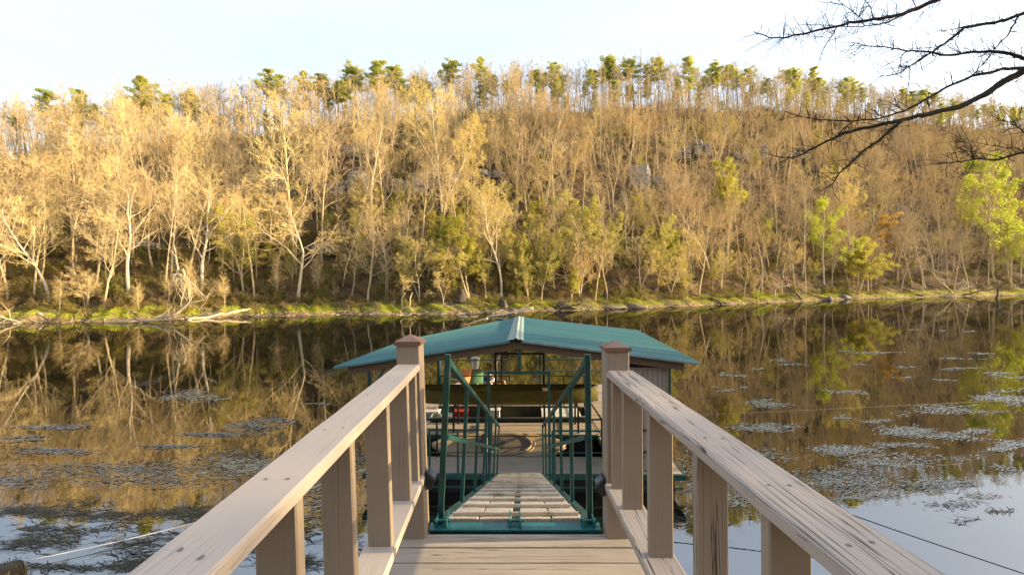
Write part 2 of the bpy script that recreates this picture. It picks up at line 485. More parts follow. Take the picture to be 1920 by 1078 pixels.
for i, d in enumerate(dl):
    xc = -.555 - .0287 * d + .004
    MB(lean_l).beam((xc, d + .021, -1.1595), (xc, d + .021, -.5245), .105, .042, .004, up=(0, 1, 0)).build('baluster', M_POST, bw)
for i, d in enumerate(dl):
    xc = .706 - .022 * d
    MB(lean_r).beam((xc, d + .021, -1.2075), (xc, d + .021, -.5625), .105, .042, .004, up=(0, 1, 0)).build('baluster', M_POST_OLD if i in (0, 3) else M_POST, bw)
rails_ = (hl, hr)
# nail heads along the handrails
for fn, xc, zt, ds in ((lean_l, lambda d: -.555 - .0287 * d, -.482, [2.62, 2.38, 2.02, 1.53, 1.12, .82]), (lean_r, lambda d: .718 - .022 * d, -.518, [2.5, 2.02, 1.53, 1.17, .9])):
    for d in ds:
        for s in (-.026, .028):
            mb = MB(fn); x = xc(d) + s; dd = d + rr.uniform(-.02, .02)
            k = 9
            mb.poly([(x + .0042 * math.cos(2 * PI * j / k) * rr.uniform(.8, 1.5), dd + .006 * math.sin(2 * PI * j / k) * rr.uniform(.7, 1.4), zt + .0016) for j in range(k)])
            mb.build('nail_head', M_NAIL, rails_[0 if fn is lean_l else 1])

# ------------------------------------------------------------------ solar lights on the posts
M_GLASS = flat('solar_panel', (.10, .14, .20), .12)
M_LENS = flat('lamp_lens', (.35, .37, .40), .2)
for xp, zp, sg, lab in ((-.527, -1.205, 1, 'small black solar light on the sunlit post'), (.573, -1.245, -1, 'small black solar light on the shaded post with cracked rail')):
    mb = MB(cf); d0 = KD + .02
    f = lambda ox, dz: (xp + sg * ox, 0, zp + dz)
    prof = [(0, .055), (.006, .058), (.052, .012), (.052, -.006), (.030, -.05), (0, -.055)]
    rings = []
    for dd in (d0, d0 + .006, d0 + .094, d0 + .10):
        sh = .9 if dd in (d0, d0 + .10) else 1
        rings.append([(xp + sg * a * sh, dd, zp + b * sh) for a, b in prof])
    L = MB(cf); L.loft(rings, True, True)
    lo = L.build('solar_light', M_BLACK); tag(lo, lab, 'solar light', 'solar lights on the railing posts')
    g = MB(cf); g.poly([(xp + sg * .0125, d0 + .012, zp + .054), (xp + sg * .0495, d0 + .012, zp + .0165), (xp + sg * .0495, d0 + .088, zp + .0165), (xp + sg * .0125, d0 + .088, zp + .054)])
    g.build('solar_panel', M_GLASS, lo)
    g = MB(cf); g.poly([(xp + sg * .0495, d0 + .012, zp - .012), (xp + sg * .0335, d0 + .012, zp - .045), (xp + sg * .0335, d0 + .088, zp - .045), (xp + sg * .0495, d0 + .088, zp - .012)])
    g.build('lens', M_LENS, lo)

# ------------------------------------------------------------------ gangway
gw = empty('gangway')
tag(gw, 'teal steel gangway with timber treads sloping down to the dock', 'gangway')
GS = -.366; GD0, GD1 = 2.975, 9.40
gz = lambda d: -1.524 + GS * (d - 2.97)
gx = lambda d: .02 + .0235 * (d - 2.97)
gwid = lambda d: .919 - .0085 * (d - 2.97)
mb = MB(cf); mb.box(-.526, .563, 2.858, 2.952, -1.546, -1.535, .002)
mb.box(-.526, .563, 2.94, 2.952, -1.62, -1.546, .001)
hp = mb.build('hinge_plate', M_TEAL_PLATE_LIT, gw)
for xx in (-.45, .02, .49):
    mb = MB(cf)
    mb.box(xx - .036, xx - .028, 2.88, 3.02, -1.5345, -1.493, .001); mb.box(xx + .028, xx + .036, 2.88, 3.02, -1.5345, -1.493, .001)
    mb.tube([(xx - .05, 2.93, -1.512), (xx + .05, 2.93, -1.512)], .011, 8)
    mb.build('hinge_bracket', M_TEAL_PLATE_LIT, gw)
for k in range(4):
    off = (-.351, -.133, .133, .351)[k]
    mb = MB(cf); rings = []
    for i in range(25):
        d = GD0 + (GD1 - GD0) * i / 24
        w2 = .105 * gwid(d) / .919; x = gx(d) + off * gwid(d) / .919; z = gz(d) + rr.uniform(-.003, .003)
        rings.append([(x - w2, d, z - .035), (x - w2, d, z - .005), (x - w2 + .005, d, z), (x, d, z + .002), (x + w2 - .005, d, z), (x + w2, d, z - .005), (x + w2, d, z - .035)])
    mb.loft(rings, True, True)
    mb.build('tread_plank', M_TREAD, gw)
for i in range(13):
    d = 3.115 + i * .483
    wd = gwid(d) * .935; x = gx(d)
    mb = MB(cf); rings = []
    for j in range(9):
        xx = x - wd / 2 + wd * j / 8; zz = gz(d) + .003 + rr.uniform(-.002, .003)
        a, b = d - .022, d + .022
        rings.append([(xx, a, gz(a) + .003), (xx, a, zz + .030), (xx, a + .004, zz + .034), (xx, b - .004, zz + .034 + GS * .044), (xx, b, zz + .030 + GS * .044), (xx, b, gz(b) + .003)])
    mb.loft(rings, True, True)
    mb.build('cleat', M_CLEAT, gw)
def gline(off, zoff, d0, d1): return (gx(d0) + off * gwid(d0) / .919, d0, gz(d0) + zoff), (gx(d1) + off * gwid(d1) / .919, d1, gz(d1) + zoff)
for off in (-.497, .497):
    a, b = gline(off, -.045, 2.93, 9.42); MB(cf).beam(a, b, .065, .09, .005).build('side_beam', M_TEAL, gw)
a, b = gline(0, -.055, 2.94, 9.42); MB(cf).beam(a, b, .045, .06, .004).build('center_beam', M_TEAL, gw)
for i in range(7):
    d = 3.2 + i; z = gz(d) - .12; MB(cf).beam((gx(d) - .46, d, z), (gx(d) + .46, d, z), .04, .06, .003).build('cross_brace', M_TEAL, gw)
posts = [3.0, 4.02, 5.04, 6.06, 7.08, 8.10, 9.12]
def rl(side, d, h):
    b = gx(d) + side * .492 * gwid(d) / .919
    lean = -side * .045 * h if side < 0 else -side * .015 * h
    return (b + lean, d, gz(d) + h)
for side in (-1, 1):
    for i, d in enumerate(posts):
        s = .038 if i == 0 else .032
        h = 1.05 - .012 * i * 1.3
        MB(cf).beam(rl(side, d, -.0), rl(side, d, h + (.03 if i == 0 else -.0)), s, s, .003, up=(0, 1, 0)).build('railing_post' if i in (0, 6) else 'baluster', M_TEAL, gw)
    a = rl(side, 3.0, 1.03); b = rl(side, 9.16, .95)
    MB(cf).beam(a, b, .040, .042, .004).build('handrail', M_TEAL, gw)
    # mid rail runs on the outer side of the uprights
    o = side * -.024
    a = rl(side, 3.0, .535); b = rl(side, 9.16, .50)
    MB(cf).beam((a[0] + o, a[1], a[2]), (b[0] + o, b[1], b[2]), .008, .036, .001).build('mid_rail', M_TEAL, gw)
# ------------------------------------------------------------------ boat dock
TH = math.radians(-2.0)
DO = Vector((.17, 9.42, 0))
cT, sT = math.cos(TH), math.sin(TH)
def dk(x, y, z): return (DO.x + x * cT - y * sT, DO.y + x * sT + y * cT, z)
def px_dk(u, v, yloc):
    """pixel on the dock's plane at local y -> local x, z"""
    d = DO.y + yloc
    for _ in range(6):
        p = px(u, v, d)
        lx = (p[0] - DO.x) * cT + (p[1] - DO.y) * sT
        ly = -(p[0] - DO.x) * sT + (p[1] - DO.y) * cT
        d += yloc - ly
    return lx, p[2]
ZD = .49
bd = empty('boat_dock', (0, 0, 0))
tag(bd, 'floating boat dock under a teal ribbed metal gable roof', 'boat dock')
def planks(x0, x1, y0, y1, run, mb, z=ZD):
    g = .007; wv_ = .14
    if run == 'x':
        n = max(1, round((y1 - y0) / wv_)); st = (y1 - y0) / n
        for i in range(n): mb.box(x0, x1, y0 + i * st + g / 2, y0 + (i + 1) * st - g / 2, z - .032, z + rr.uniform(-.002, .002), .003)
mb = MB(dk)
planks(-3.3, 3.3, .06, .96, 'x', mb)
planks(-2.7, 1.93, 2.52, 3.52, 'x', mb)
planks(-3.3, 3.3, 5.15, 8.5, 'x', mb)
planks(1.95, 3.3, .97, 5.14, 'x', mb)
planks(-3.3, -2.72, .97, 5.14, 'x', mb)
mb.build('deck', M_DOCKDECK, bd)
# frame beams under the decks
mb = MB(dk)
for y in (.03, .98, 2.49, 3.55, 5.12, 8.53): mb.beam((-3.32, y, ZD - .06), (3.32, y, ZD - .06), .05, .115, .004)
for x in (-3.33, -2.69, 1.94, 3.33): mb.beam((x, 0, ZD - .062), (x, 8.52, ZD - .062), .05, .113, .004)
mb.beam((-3.32, .05, .20), (3.32, .05, .20), .035, .035, .003)
for x in (-3.2, -2.2, -1.2, -.2, .8, 1.8, 2.8): mb.beam((x, .05, .2), (x, .05, ZD - .1), .03, .03, .003)
mb.build('frame', M_TEAL, bd)
mb = MB(dk)
for (x0, x1, y0, y1) in ((-3.2, 3.2, .25, .85), (-2.6, 1.85, 2.65, 3.4), (-3.2, 3.2, 5.4, 8.3), (2.1, 3.2, 1.1, 5.0), (-3.2, -2.8, 1.1, 5.0)): mb.box(x0, x1, y0, y1, -.25, ZD - .125, .03)
mb.build('float', M_FLOAT, bd)
# ---- roof
FL, FR, RF = Vector(px(625, 690, 9.55)), Vector(px(1313, 682, 9.2)), Vector(px(967.5, 639, 9.36))
BL, BR, RB = Vector(px(758, 639, 15.8)), Vector(px(1195, 620, 17.2)), Vector(px(973, 595.5, 17.2))
def roof_panel(rf, rb, ef, eb, sgn):
    n = 46; mb = MB(); prof = [(0, 0), (.34, 0), (.44, .034), (.56, .034), (.66, 0)]
    nrm = (ef - rf).cross(rb - rf).normalized()
    if nrm.z < 0: nrm = -nrm
    ts = []
    for i in range(n):
        for a, h in prof: ts.append(((i + a) / n, h))
    ts.append((1, 0))
    rings = []
    for s in np.linspace(0, 1, 7):
        top = [rf.lerp(rb, t_).lerp(ef.lerp(eb, t_), s) + nrm * h for t_, h in ts]
        rings.append([tuple(p) for p in top])
    mb.loft(rings, False)
    # thin underside so the sheet has a thickness
    mb.loft([[tuple(Vector(p) - nrm * .012) for p in r_] for r_ in rings][::-1], False)
    for row in (rings[0], rings[-1]):
        mb.loft([row, [tuple(Vector(p) - nrm * .012) for p in row]], False)
    return mb, nrm
mbl, nl = roof_panel(RF, RB, FL, BL, -1); rl_ = mbl.build('roof_panel', M_ROOF, bd)
mbr, nr = roof_panel(RF, RB, FR, BR, 1); rr_ = mbr.build('roof_panel', M_ROOF, bd)
# ridge cap
def cap_pts(r, el, er, wl, wr):
    L = (el - r).normalized(); R = (er - r).normalized(); up = Vector((0, 0, 1))
    return [r + L * wl + up * .030, r + L * wl * .62 + up * .052, r + L * wl * .3 + up * .042, r + up * .075, r + R * wr * .3 + up * .042, r + R * wr * .62 + up * .052, r + R * wr + up * .030]
dirf = (RF - RB).normalized()
pf = cap_pts(RF + dirf * .05, FL + dirf * .05, FR + dirf * .05, .19, .16); pb = cap_pts(RB - dirf * .03, BL, BR, .19, .2)
mb = MB()
mb.loft([[tuple(a.lerp(b, s)) for a, b in zip(pf, pb)] for s in np.linspace(0, 1, 5)], False)
mb.loft([[tuple(a.lerp(b, s) - Vector((0, 0, .008))) for a, b in zip(pf, pb)] for s in np.linspace(1, 0, 5)], False)
mb.loft([[tuple(p) for p in pf], [tuple(p - Vector((0, 0, .008))) for p in pf]], False)
mb.build('ridge_cap', M_RIDGE, bd)
# edge trim along the gable, fascia boards behind it
for e, nm in ((FL, nl), (FR, nr)):
    a = RF + dirf * .012 + (e - RF).normalized() * .12; b = e + dirf * .012
    MB().beam(a, b, .02, .045, .003, up=tuple(nm)).build('edge_trim', M_ROOF if e is FL else paint('trim_metal', (.16, .25, .27), .45), bd)
    a2 = RF - dirf * .10 - nm * .10; b2 = e.lerp(RF, .075) - dirf * .10 - nm * .10
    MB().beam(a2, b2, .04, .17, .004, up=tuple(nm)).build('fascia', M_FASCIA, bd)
# rafters and purlins under the sheet
mb = MB()
for s in np.linspace(.12, .98, 6):
    for e0, e1, nm in ((FL, BL, nl), (FR, BR, nr)):
        a = RF.lerp(RB, s) - nm * .12; b = e0.lerp(e1, s).lerp(RF.lerp(RB, s), .07) - nm * .12
        mb.beam(a, b, .05, .12, .003, up=tuple(nm))
for s in (.3, .62, .9):
    for e0, e1, nm in ((FL, BL, nl), (FR, BR, nr)):
        mb.beam(RF.lerp(e0, s) - nm * .045 - dirf * .15, RB.lerp(e1, s) - nm * .045 + dirf * .05, .06, .04, .003, up=tuple(nm))
mb.beam(RF - Vector((0, 0, .17)) - dirf * .15, RB - Vector((0, 0, .17)), .06, .16, .003)
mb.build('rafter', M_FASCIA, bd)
def roof_z(x, y):
    """height of the roof's underside above a local point"""
    p = Vector(dk(x, y, 0)); best = 3
    for (a, b, c, d_) in ((RF, RB, FL, BL), (RF, RB, FR, BR)):
        for t_ in np.linspace(0, 1, 60):
            r0 = a.lerp(b, t_); e0 = c.lerp(d_, t_)
            for s in np.linspace(0, 1, 40):
                q_ = r0.lerp(e0, s); dd = (q_.x - p.x) ** 2 + (q_.y - p.y) ** 2
                if best == 3 or dd < best[0]: best = (dd, q_.z)
    return best[1] - .14
for (x, y) in ((-3.22, .12), (-3.2, 4.0), (-3.0, 6.4), (3.22, 4.0), (3.25, 7.2), (-.03, .10)):
    z1 = roof_z(x, y)
    z0 = ZD + .001 if abs(x) > .2 else 2.62
    MB(dk).beam((x, y, z0), (x, y, z1), .06, .06, .004, up=(0, 1, 0)).build('roof_post', M_TEAL, bd)
mb = MB(dk); mb.beam((-3.22, .12, 2.15), (-2.85, .12, roof_z(-2.85, .12)), .04, .04, .003); mb.build('corner_brace', M_TEAL, bd)
# ---- gate arch at the foot of the gangway
ax0, az = px_dk(916, 699, .1); ax1, _ = px_dk(1029, 699, .1)
mb = MB(dk)
for x in (ax0, ax1): mb.beam((x, .10, ZD + .001), (x, .10, az - .025), .055, .055, .004, up=(0, 1, 0))
mb.beam((ax0 - .0275, .10, az), (ax1 + .0275, .10, az), .055, .05, .004)
mb.build('gate_frame', M_TEAL, bd)
# ---- railings
def railing(name, pts, zs, ph, npost, mat=M_TEAL, r=.032):
    mb = MB(dk)
    for (a, b), n in zip(zip(pts[:-1], pts[1:]), npost):
        a, b = Vector(a), Vector(b)
        for z in zs: mb.beam((a.x, a.y, ZD + z), (b.x, b.y, ZD + z), r if z > .8 or z == max(zs) else r * .62, r if z == max(zs) else r * .62, .003)
        for i in range(n + 1):
            p = a.lerp(b, i / n)
            mb.beam((p.x, p.y, ZD + .001), (p.x, p.y, ZD + ph), .036, .036, .003, up=(0, 1, 0))
    return mb.build(name, mat, bd)
lx0 = px_dk(805, 808, .05)[0]
railing('front_railing', [(lx0, .05), (ax0 - .06, .05)], (.43, .90), .90, (2,))
railing('front_railing', [(ax1 + .06, .05), (2.1, .05)], (.43, .88), .88, (2,))
xr = px_dk(1128, 781, .93)[0]
xm = px_dk(819, 800, .93)[0]
railing('slip_railing', [(-2.6, .93), (xm, .93), (xr, .93), (xr - .05, 2.45)], (.48, .86), .88, (1, 1, 1), M_BLACK)
railing('slip_railing', [(-2.7, 5.2), (-.45, 5.2)], (.55, 1.0), 1.0, (3,), M_BLACK, .026)
railing('slip_railing', [(.62, 5.2), (1.93, 5.2)], (.55, 1.0), 1.0, (2,), M_BLACK, .026)
bx0 = px_dk(951, 679, 8.4)[0]; bx1 = px_dk(1009, 677, 8.4)[0]; blx = px_dk(826, 680, 8.4)[0]
railing('back_railing', [(-2.72, 5.2), (blx, 8.4), (bx0, 8.4)], (.54, .99), .99, (2, 2), M_TEAL_PLATE_LIT, .05)  # lighter teal puts sunlight into the colour of the back rails
railing('back_railing', [(bx1, 8.4), (3.25, 8.4)], (.54, 1.0), 1.0, (2,), M_TEAL_PLATE_LIT, .05)
railing('side_railing', [(3.28, 1.7), (3.28, 8.4)], (.54, .99), .99, (5,), M_TEAL, .036)
# ---- boat lift frame
mb = MB(dk)
lx = [px_dk(929, 700, 3.62)[0], px_dk(1020, 700, 3.62)[0]]
zt = px_dk(960, 663, 3.62)[1]
for x in lx:
    mb.beam((x, 3.62, -.3), (x, 3.62, zt), .06, .06, .004, up=(0, 1, 0))
    mb.beam((x + (.10 if x < 0 else -.08), 5.05, -.3), (x + (.10 if x < 0 else -.08), 5.05, zt - .02), .05, .05, .004, up=(0, 1, 0))
    mb.beam((x, 3.62, zt - .10), (x + (.10 if x < 0 else -.08), 5.05, zt - .10), .045, .05, .004)
mb.beam((lx[0] - .03, 3.62, zt), (lx[1] + .03, 3.62, zt), .06, .055, .004)
mb.build('lift_frame', M_BLACK, bd)
# ---- canoe rack
for x in (-1.85, 1.45):
    mb = MB(dk)
    mb.beam((x, 2.62, ZD), (x, 2.62, 1.12), .05, .05, .003, up=(0, 1, 0)); mb.beam((x, 3.42, ZD), (x, 3.42, 1.12), .05, .05, .003, up=(0, 1, 0))
    mb.beam((x, 2.5, 1.145), (x, 3.5, 1.145), .05, .05, .003)
    mb.build('canoe_rack', M_BLACK, bd)
# ---- storage locker at the front corner
kx0, kx1 = 2.13, px_dk(1253, 760, .12)[0]
kz = px_dk(1240, 692, .12)[1]
mb = MB(dk); nb = 9; st = (kx1 - kx0) / nb
for i in range(nb):
    mb.box(kx0 + i * st + .004, kx0 + (i + 1) * st - .004, .145, .165, ZD + .02, kz, .002)
mb.box(kx0, kx0 + .02, .17, 1.5, ZD + .02, kz, .002); mb.box(kx1 - .02, kx1, .17, 1.5, ZD + .02, kz, .002); mb.box(kx0, kx1, 1.5, 1.52, ZD + .02, kz, .002)
mb.box(kx0 - .005, kx1 + .005, .13, 1.53, kz + .001, kz + .03, .002)
lk = mb.build('storage_locker', M_SIDING, bd)
mb = MB(dk)
mb.beam((kx1 + .03, .12, -.4), (kx1 + .03, .12, kz + .05), .05, .05, .003, up=(0, 1, 0))
for zz_ in (.43, .88): mb.beam((2.12, .115, ZD + zz_), (kx1 + .004, .115, ZD + zz_), .03, .036, .003)
mb.build('corner_post', M_TEAL, bd)

# ------------------------------------------------------------------ craft and things on the dock
M_KAYAK = paint('tan_plastic', (.36, .265, .16), .5, .2, scale=4)
M_KAYAKIN = flat('kayak_seat', (.07, .055, .045), .7)
M_CANOE = paint('olive_canoe', (.125, .105, .018), .42, .35, scale=3)
M_JON = paint('jon_boat_hull', (.06, .065, .045), .5, .3, scale=4)
M_WHITE = flat('white_plastic', (.72, .73, .74), .45)
M_RED = flat('red_plastic', (.40, .02, .018), .35)
M_GREEN = flat('green_plastic', (.12, .27, .17), .5)
M_BLUE = flat('blue_fabric', (.03, .05, .28), .8)
M_ORANGE = flat('orange_fabric', (.50, .22, .10), .8)
M_PALE = flat('pale_fabric', (.62, .50, .42), .8)
def hull(mb, L, W, H, cx, cy, z0, rocker, tipw=.02, n=28, power=.75, flatb=.55, thick=None, fn=None, inner=False):
    """boat hull running along local x: stations of U sections"""
    rings = []
    for i in range(n + 1):
        s = -1 + 2 * i / n
        wl = max(tipw, W / 2 * max(0, 1 - abs(s) ** 2.4) ** power)
        zk = z0 + rocker * abs(s) ** 4; zt_ = z0 + H + rocker * .9 * abs(s) ** 3
        if inner: wl = max(.006, wl - .02); zk += .025
        sec = []
        for a in np.linspace(-1, 1, 15):
            yy = wl * math.copysign(abs(a) ** flatb if abs(a) < 1 else 1, a)
            hh = abs(a) ** 3.2
            sec.append((cx + s * L / 2, cy + yy, zk + (zt_ - zk) * hh))
        rings.append(sec)
    mb.loft(rings, False)
    return rings
# kayak, tipped a little towards the walkway
kc = px_dk(936, 830, 1.72)
kay = empty('kayak', dk(kc[0], 1.72, .33), TH)
tag(kay, 'tan sit-in kayak lying between the front deck and the canoe', 'kayak')
tip = Matrix.Rotation(math.radians(36), 4, 'X')
kf = lambda x, y, z: tuple(tip @ Vector((x, y, z)))
KL, KW = 3.25, .76
def ksec(s):
    return KW / 2 * max(0.0, 1 - abs(s) ** 2.3) ** .62
mb = MB(kf); rings = []
for i in range(33):
    s = -1 + 2 * i / 32; wl = max(.012, ksec(s)); lift = .10 * abs(s) ** 3.5
    sec = []
    for a in np.linspace(0, 2 * PI, 25)[:-1]:
        yy = wl * math.copysign(abs(math.cos(a)) ** .8, math.cos(a)); z_ = math.sin(a)
        zz_ = (.20 + .035 * (1 - s * s)) + (.075 * z_ if z_ > 0 else .20 * math.copysign(abs(z_) ** .75, z_)) * (1 if abs(s) < .9 else .8)
        sec.append((s * KL / 2, yy, zz_ + lift))
    rings.append(sec)
mb.loft(rings, True, True)
khull = mb.build('hull', M_KAYAK, kay, True)
def oval(mb, cx, rx, ry, z, r, k=36):
    pts = [(cx + rx * math.cos(t_), ry * math.sin(t_), z + .012 * math.cos(2 * t_)) for t_ in np.linspace(0, 2 * PI, k)]
    mb.tube(pts, r, 8)
mb = MB(kf); oval(mb, .13, .66, .285, .318, .026); oval(mb, .13, .74, .335, .292, .018); mb.build('cockpit_rim', M_KAYAK, kay, True)
mb = MB(kf); mb.poly([(.13 + .645 * math.cos(t_), .27 * math.sin(t_), .3185) for t_ in np.linspace(0, 2 * PI, 33)[:-1]]); mb.build('cockpit_floor', flat('kayak_floor', (.15, .115, .085), .7), kay)
mb = MB(kf); mb.loft([[(-.40 + .03 * k_, y_, .32 + .14 * h_ * (1 - (y_ / .26) ** 2 * .5)) for y_ in np.linspace(-.22, .22, 9)] for k_, h_ in ((0, 0), (0, 1), (3, 1), (5, 0))], False, False); mb.build('seat_back', M_KAYAKIN, kay, True)
mb = MB(kf); mb.poly([(-.08 + .24 * math.cos(t_), .17 * math.sin(t_), .3215) for t_ in np.linspace(0, 2 * PI, 20)[:-1]]); mb.build('seat', M_KAYAKIN, kay)
mb = MB(kf); oval(mb, -.95, .26, .19, .30, .018); mb.build('hatch', M_KAYAK, khull, True)
mb = MB(kf); mb.tube([(-1.30, -.06, .33), (-1.36, 0, .36), (-1.30, .06, .33)], .012, 6); mb.build('carry_handle', M_KAYAKIN, khull)
# canoe
c0 = px_dk(1121, 722, 3.0)
can = empty('canoe', dk(c0[0] - 2.6, 3.0, 1.172), TH)
tag(can, 'olive green canoe held up on a rack across the dock', 'canoe')
mb = MB(); hull(mb, 5.2, .92, .42, 0, 0, 0, .08, power=.55, flatb=.7)
hull(mb, 5.18, .90, .41, 0, 0, .004, .08, power=.55, flatb=.7, inner=True); mb.build('hull', M_CANOE, can, True)
mb = MB()
for sg in (-1, 1):
    mb.tube([(s * 2.6, sg * max(.01, .46 * max(0, 1 - abs(s) ** 2.4) ** .55), .42 + .072 * abs(s) ** 3) for s in np.linspace(-1, 1, 33)], .016, 6)
mb.build('gunwale', flat('canoe_trim', (.05, .045, .02), .5), can)
for x in (-1.3, 1.2):
    MB().box(x - .1, x + .1, -.37, .37, .34, .36).build('seat', M_FASCIA, can)
# jon boat
jb = empty('jon_boat', dk(-.42, 4.33, 0.02), TH)
tag(jb, 'flat-bottomed dark jon boat moored behind the canoe', 'boat')
mb = MB(); rings = []
JL, JW, JH = 4.6, 1.25, .56
for s in np.linspace(-1, 1, 22):
    b = max(0, (s - .45) / .55); wl = JW / 2 * (1 - .25 * b ** 2); zk = .05 + .30 * b ** 2
    rings.append([(s * JL / 2, -wl, JH), (s * JL / 2, -wl * .97, JH * .8), (s * JL / 2, -wl * .86, zk), (s * JL / 2, wl * .86, zk), (s * JL / 2, wl * .97, JH * .8), (s * JL / 2, wl, JH)])
mb.loft(rings, False)
mb.loft([[(p[0] * .985, p[1] * .96, p[2] + (.02 if p[2] < .5 else 0)) for p in r] for r in rings], False)
mb.poly(rings[0]); mb.poly(rings[-1][::-1])
mb.build('hull', M_JON, jb)
mb = MB()
for k_ in (0, -1): mb.tube([r[k_] for r in rings], .022, 6)
mb.tube([rings[0][0], rings[0][-1]], .022, 6); mb.tube([rings[-1][0], rings[-1][-1]], .022, 6)
mb.build('gunwale', M_ALU, jb.children[0])
MB().box(.95, 2.1, -.50, .46, JH - .05, JH - .01).build('bow_deck', M_WHITE, jb)
MB().box(-2.2, -1.75, -.55, .55, JH - .2, JH - .16).build('bench', M_ALU, jb)
MB().box(-.75, -.4, -.55, .55, JH - .2, JH - .16).build('bench', M_ALU, jb)
def on_jon(name, u, y, zl, size, mat, lab, cat, lid=None):
    x = px_dk(u, 768, 4.33)[0] + .42
    o = empty(name, dk(x - .42, 4.33 + y, .02 + zl), TH); tag(o, lab, cat)
    a, b, c = size
    MB().box(-a / 2, a / 2, -b / 2, b / 2, .0, c, .02).build('body', mat, o)
    MB().box(-a / 2 - .012, a / 2 + .012, -b / 2 - .012, b / 2 + .012, c + .001, c + .06, .015).build('lid', lid or mat, o); ld = o.children[-1]
    h = MB(); h.tube([(-a * .35, 0, c + .055), (-a * .3, 0, c + .10), (a * .3, 0, c + .10), (a * .35, 0, c + .055)], .012, 6); h.build('handle', M_BLACK if mat is M_WHITE else M_RED, ld)
on_jon('cooler', 864, -.05, JH - .16, (.42, .28, .16), M_RED, 'red cooler sitting inside the jon boat', 'cooler')
on_jon('cooler', 924, .10, .10, (.40, .30, .46), M_WHITE, 'white cooler sitting inside the jon boat', 'cooler')
on_jon('tackle_box', 812, -.05, JH - .16, (.42, .30, .16), M_ALU, 'silver grey box at the stern of the jon boat', 'box', M_WHITE)
# back deck furniture
def pdeck(u, y): return px_dk(u, 720, y)[0]
ty = 6.9
tx = pdeck(891, ty)
tb = empty('plastic_chair', dk(tx, ty, ZD + .002), TH + .3)
tag(tb, 'green plastic patio chair with a white bucket on it', 'chair')
mb = MB(); mb.box(-.24, .24, -.23, .23, .42, .455, .02); mb.build('seat', M_GREEN, tb)
for sx_ in (-1, 1):
    for sy_ in (-1, 1): MB().beam((sx_ * .26, sy_ * .26, 0), (sx_ * .21, sy_ * .2, .42), .045, .045, .008).build('leg', M_GREEN, tb)
mb = MB(); mb.loft([[(x_, -.23 - .10 * h_ + .04 * (x_ / .25) ** 2, .45 + .5 * h_) for x_ in np.linspace(-.25, .25, 9)] for h_ in np.linspace(0, 1, 6)], False)
mb.loft([[(x_, -.26 - .10 * h_ + .04 * (x_ / .25) ** 2, .45 + .5 * h_) for x_ in np.linspace(-.25, .25, 9)] for h_ in np.linspace(0, 1, 6)], False)
mb.build('backrest', M_GREEN, tb, True)
for sx_ in (-1, 1): MB().tube([(sx_ * .28, -.26, .68), (sx_ * .29, .15, .68), (sx_ * .27, .24, .60), (sx_ * .25, .24, .42)], .024, 6).build('armrest', M_GREEN, tb, True)
bk = empty('bucket', dk(tx + .02, ty - .05, ZD + .945), TH); tag(bk, 'white bucket with blue and green bands standing on the green chair', 'bucket')
mb = MB(); mb.lathe([(.10, 0), (.135, .20), (.145, .26)], (0, 0, 0), 20); mb.lathe([(.001, .0), (.10, 0)], (0, 0, 0), 20); bbody = mb.build('body', M_WHITE, bk, True)
mb = MB(); mb.lathe([(.146, .26), (.158, .27), (.158, .38), (.150, .385), (.001, .37)], (0, 0, 0), 20); blid = mb.build('lid', M_WHITE, bk, True)
for k_ in range(9):
    a = k_ * 2 * PI / 9
    MB().beam((.160 * math.cos(a), .160 * math.sin(a), .285 + .02 * (k_ % 2)), (.161 * math.cos(a + .42), .161 * math.sin(a + .42), .35 - .02 * (k_ % 3)), .012, .06, .004).build('decal', M_BLUE if k_ % 2 else M_GREEN, blid)
MB().tube([(.15 * math.cos(t_), .15 * math.sin(t_) - .02, .27 - .12 * math.sin(t_)) for t_ in np.linspace(PI, 2 * PI, 14)], .006, 5).build('handle', M_ALU, bbody)
def folding_chair(u, y, rz, m1, m2, lab, s=1.0):
    o = empty('folding_chair', dk(pdeck(u, y), y, ZD + .002), TH + rz); tag(o, lab, 'chair')
    mb = MB()
    mb.loft([[(x_, y_, z_ - .02 * (1 - (x_ / .26) ** 2)) for x_ in np.linspace(-.26, .26, 7)] for y_, z_ in ((.25, .45), (0, .41), (-.22, .40))], False); mb.build('seat', m1, o, True)
    mb = MB()
    mb.loft([[(x_, y_ - .03 * (1 - (x_ / .26) ** 2), z_) for x_ in np.linspace(-.26, .26, 7)] for y_, z_ in ((-.23, .42), (-.32, .68), (-.42, .98 * s))], False); mb.build('backrest', m2, o, True)
    for sx_ in (-1, 1):
        MB().tube([(sx_ * .28, .28, 0), (sx_ * .28, -.24, .42), (sx_ * .28, -.43, 1.0 * s)], .014, 6).build('frame', M_ALU, o)
        MB().tube([(sx_ * .28, -.30, 0), (sx_ * .28, .27, .45)], .014, 6).build('leg', M_ALU, o)
        MB().box(sx_ * .30 - .025, sx_ * .30 + .025, -.32, .2, .64, .665, .008).build('armrest', M_PALE, o)
    return o
folding_chair(862, 6.6, .9, M_PALE, M_ORANGE, 'folding chair with orange and pale fabric left of the green chair', 1.05)
folding_chair(908, 7.4, -.4, M_BLUE, M_BLUE, 'low blue fabric folding chair right of the green chair', .72)
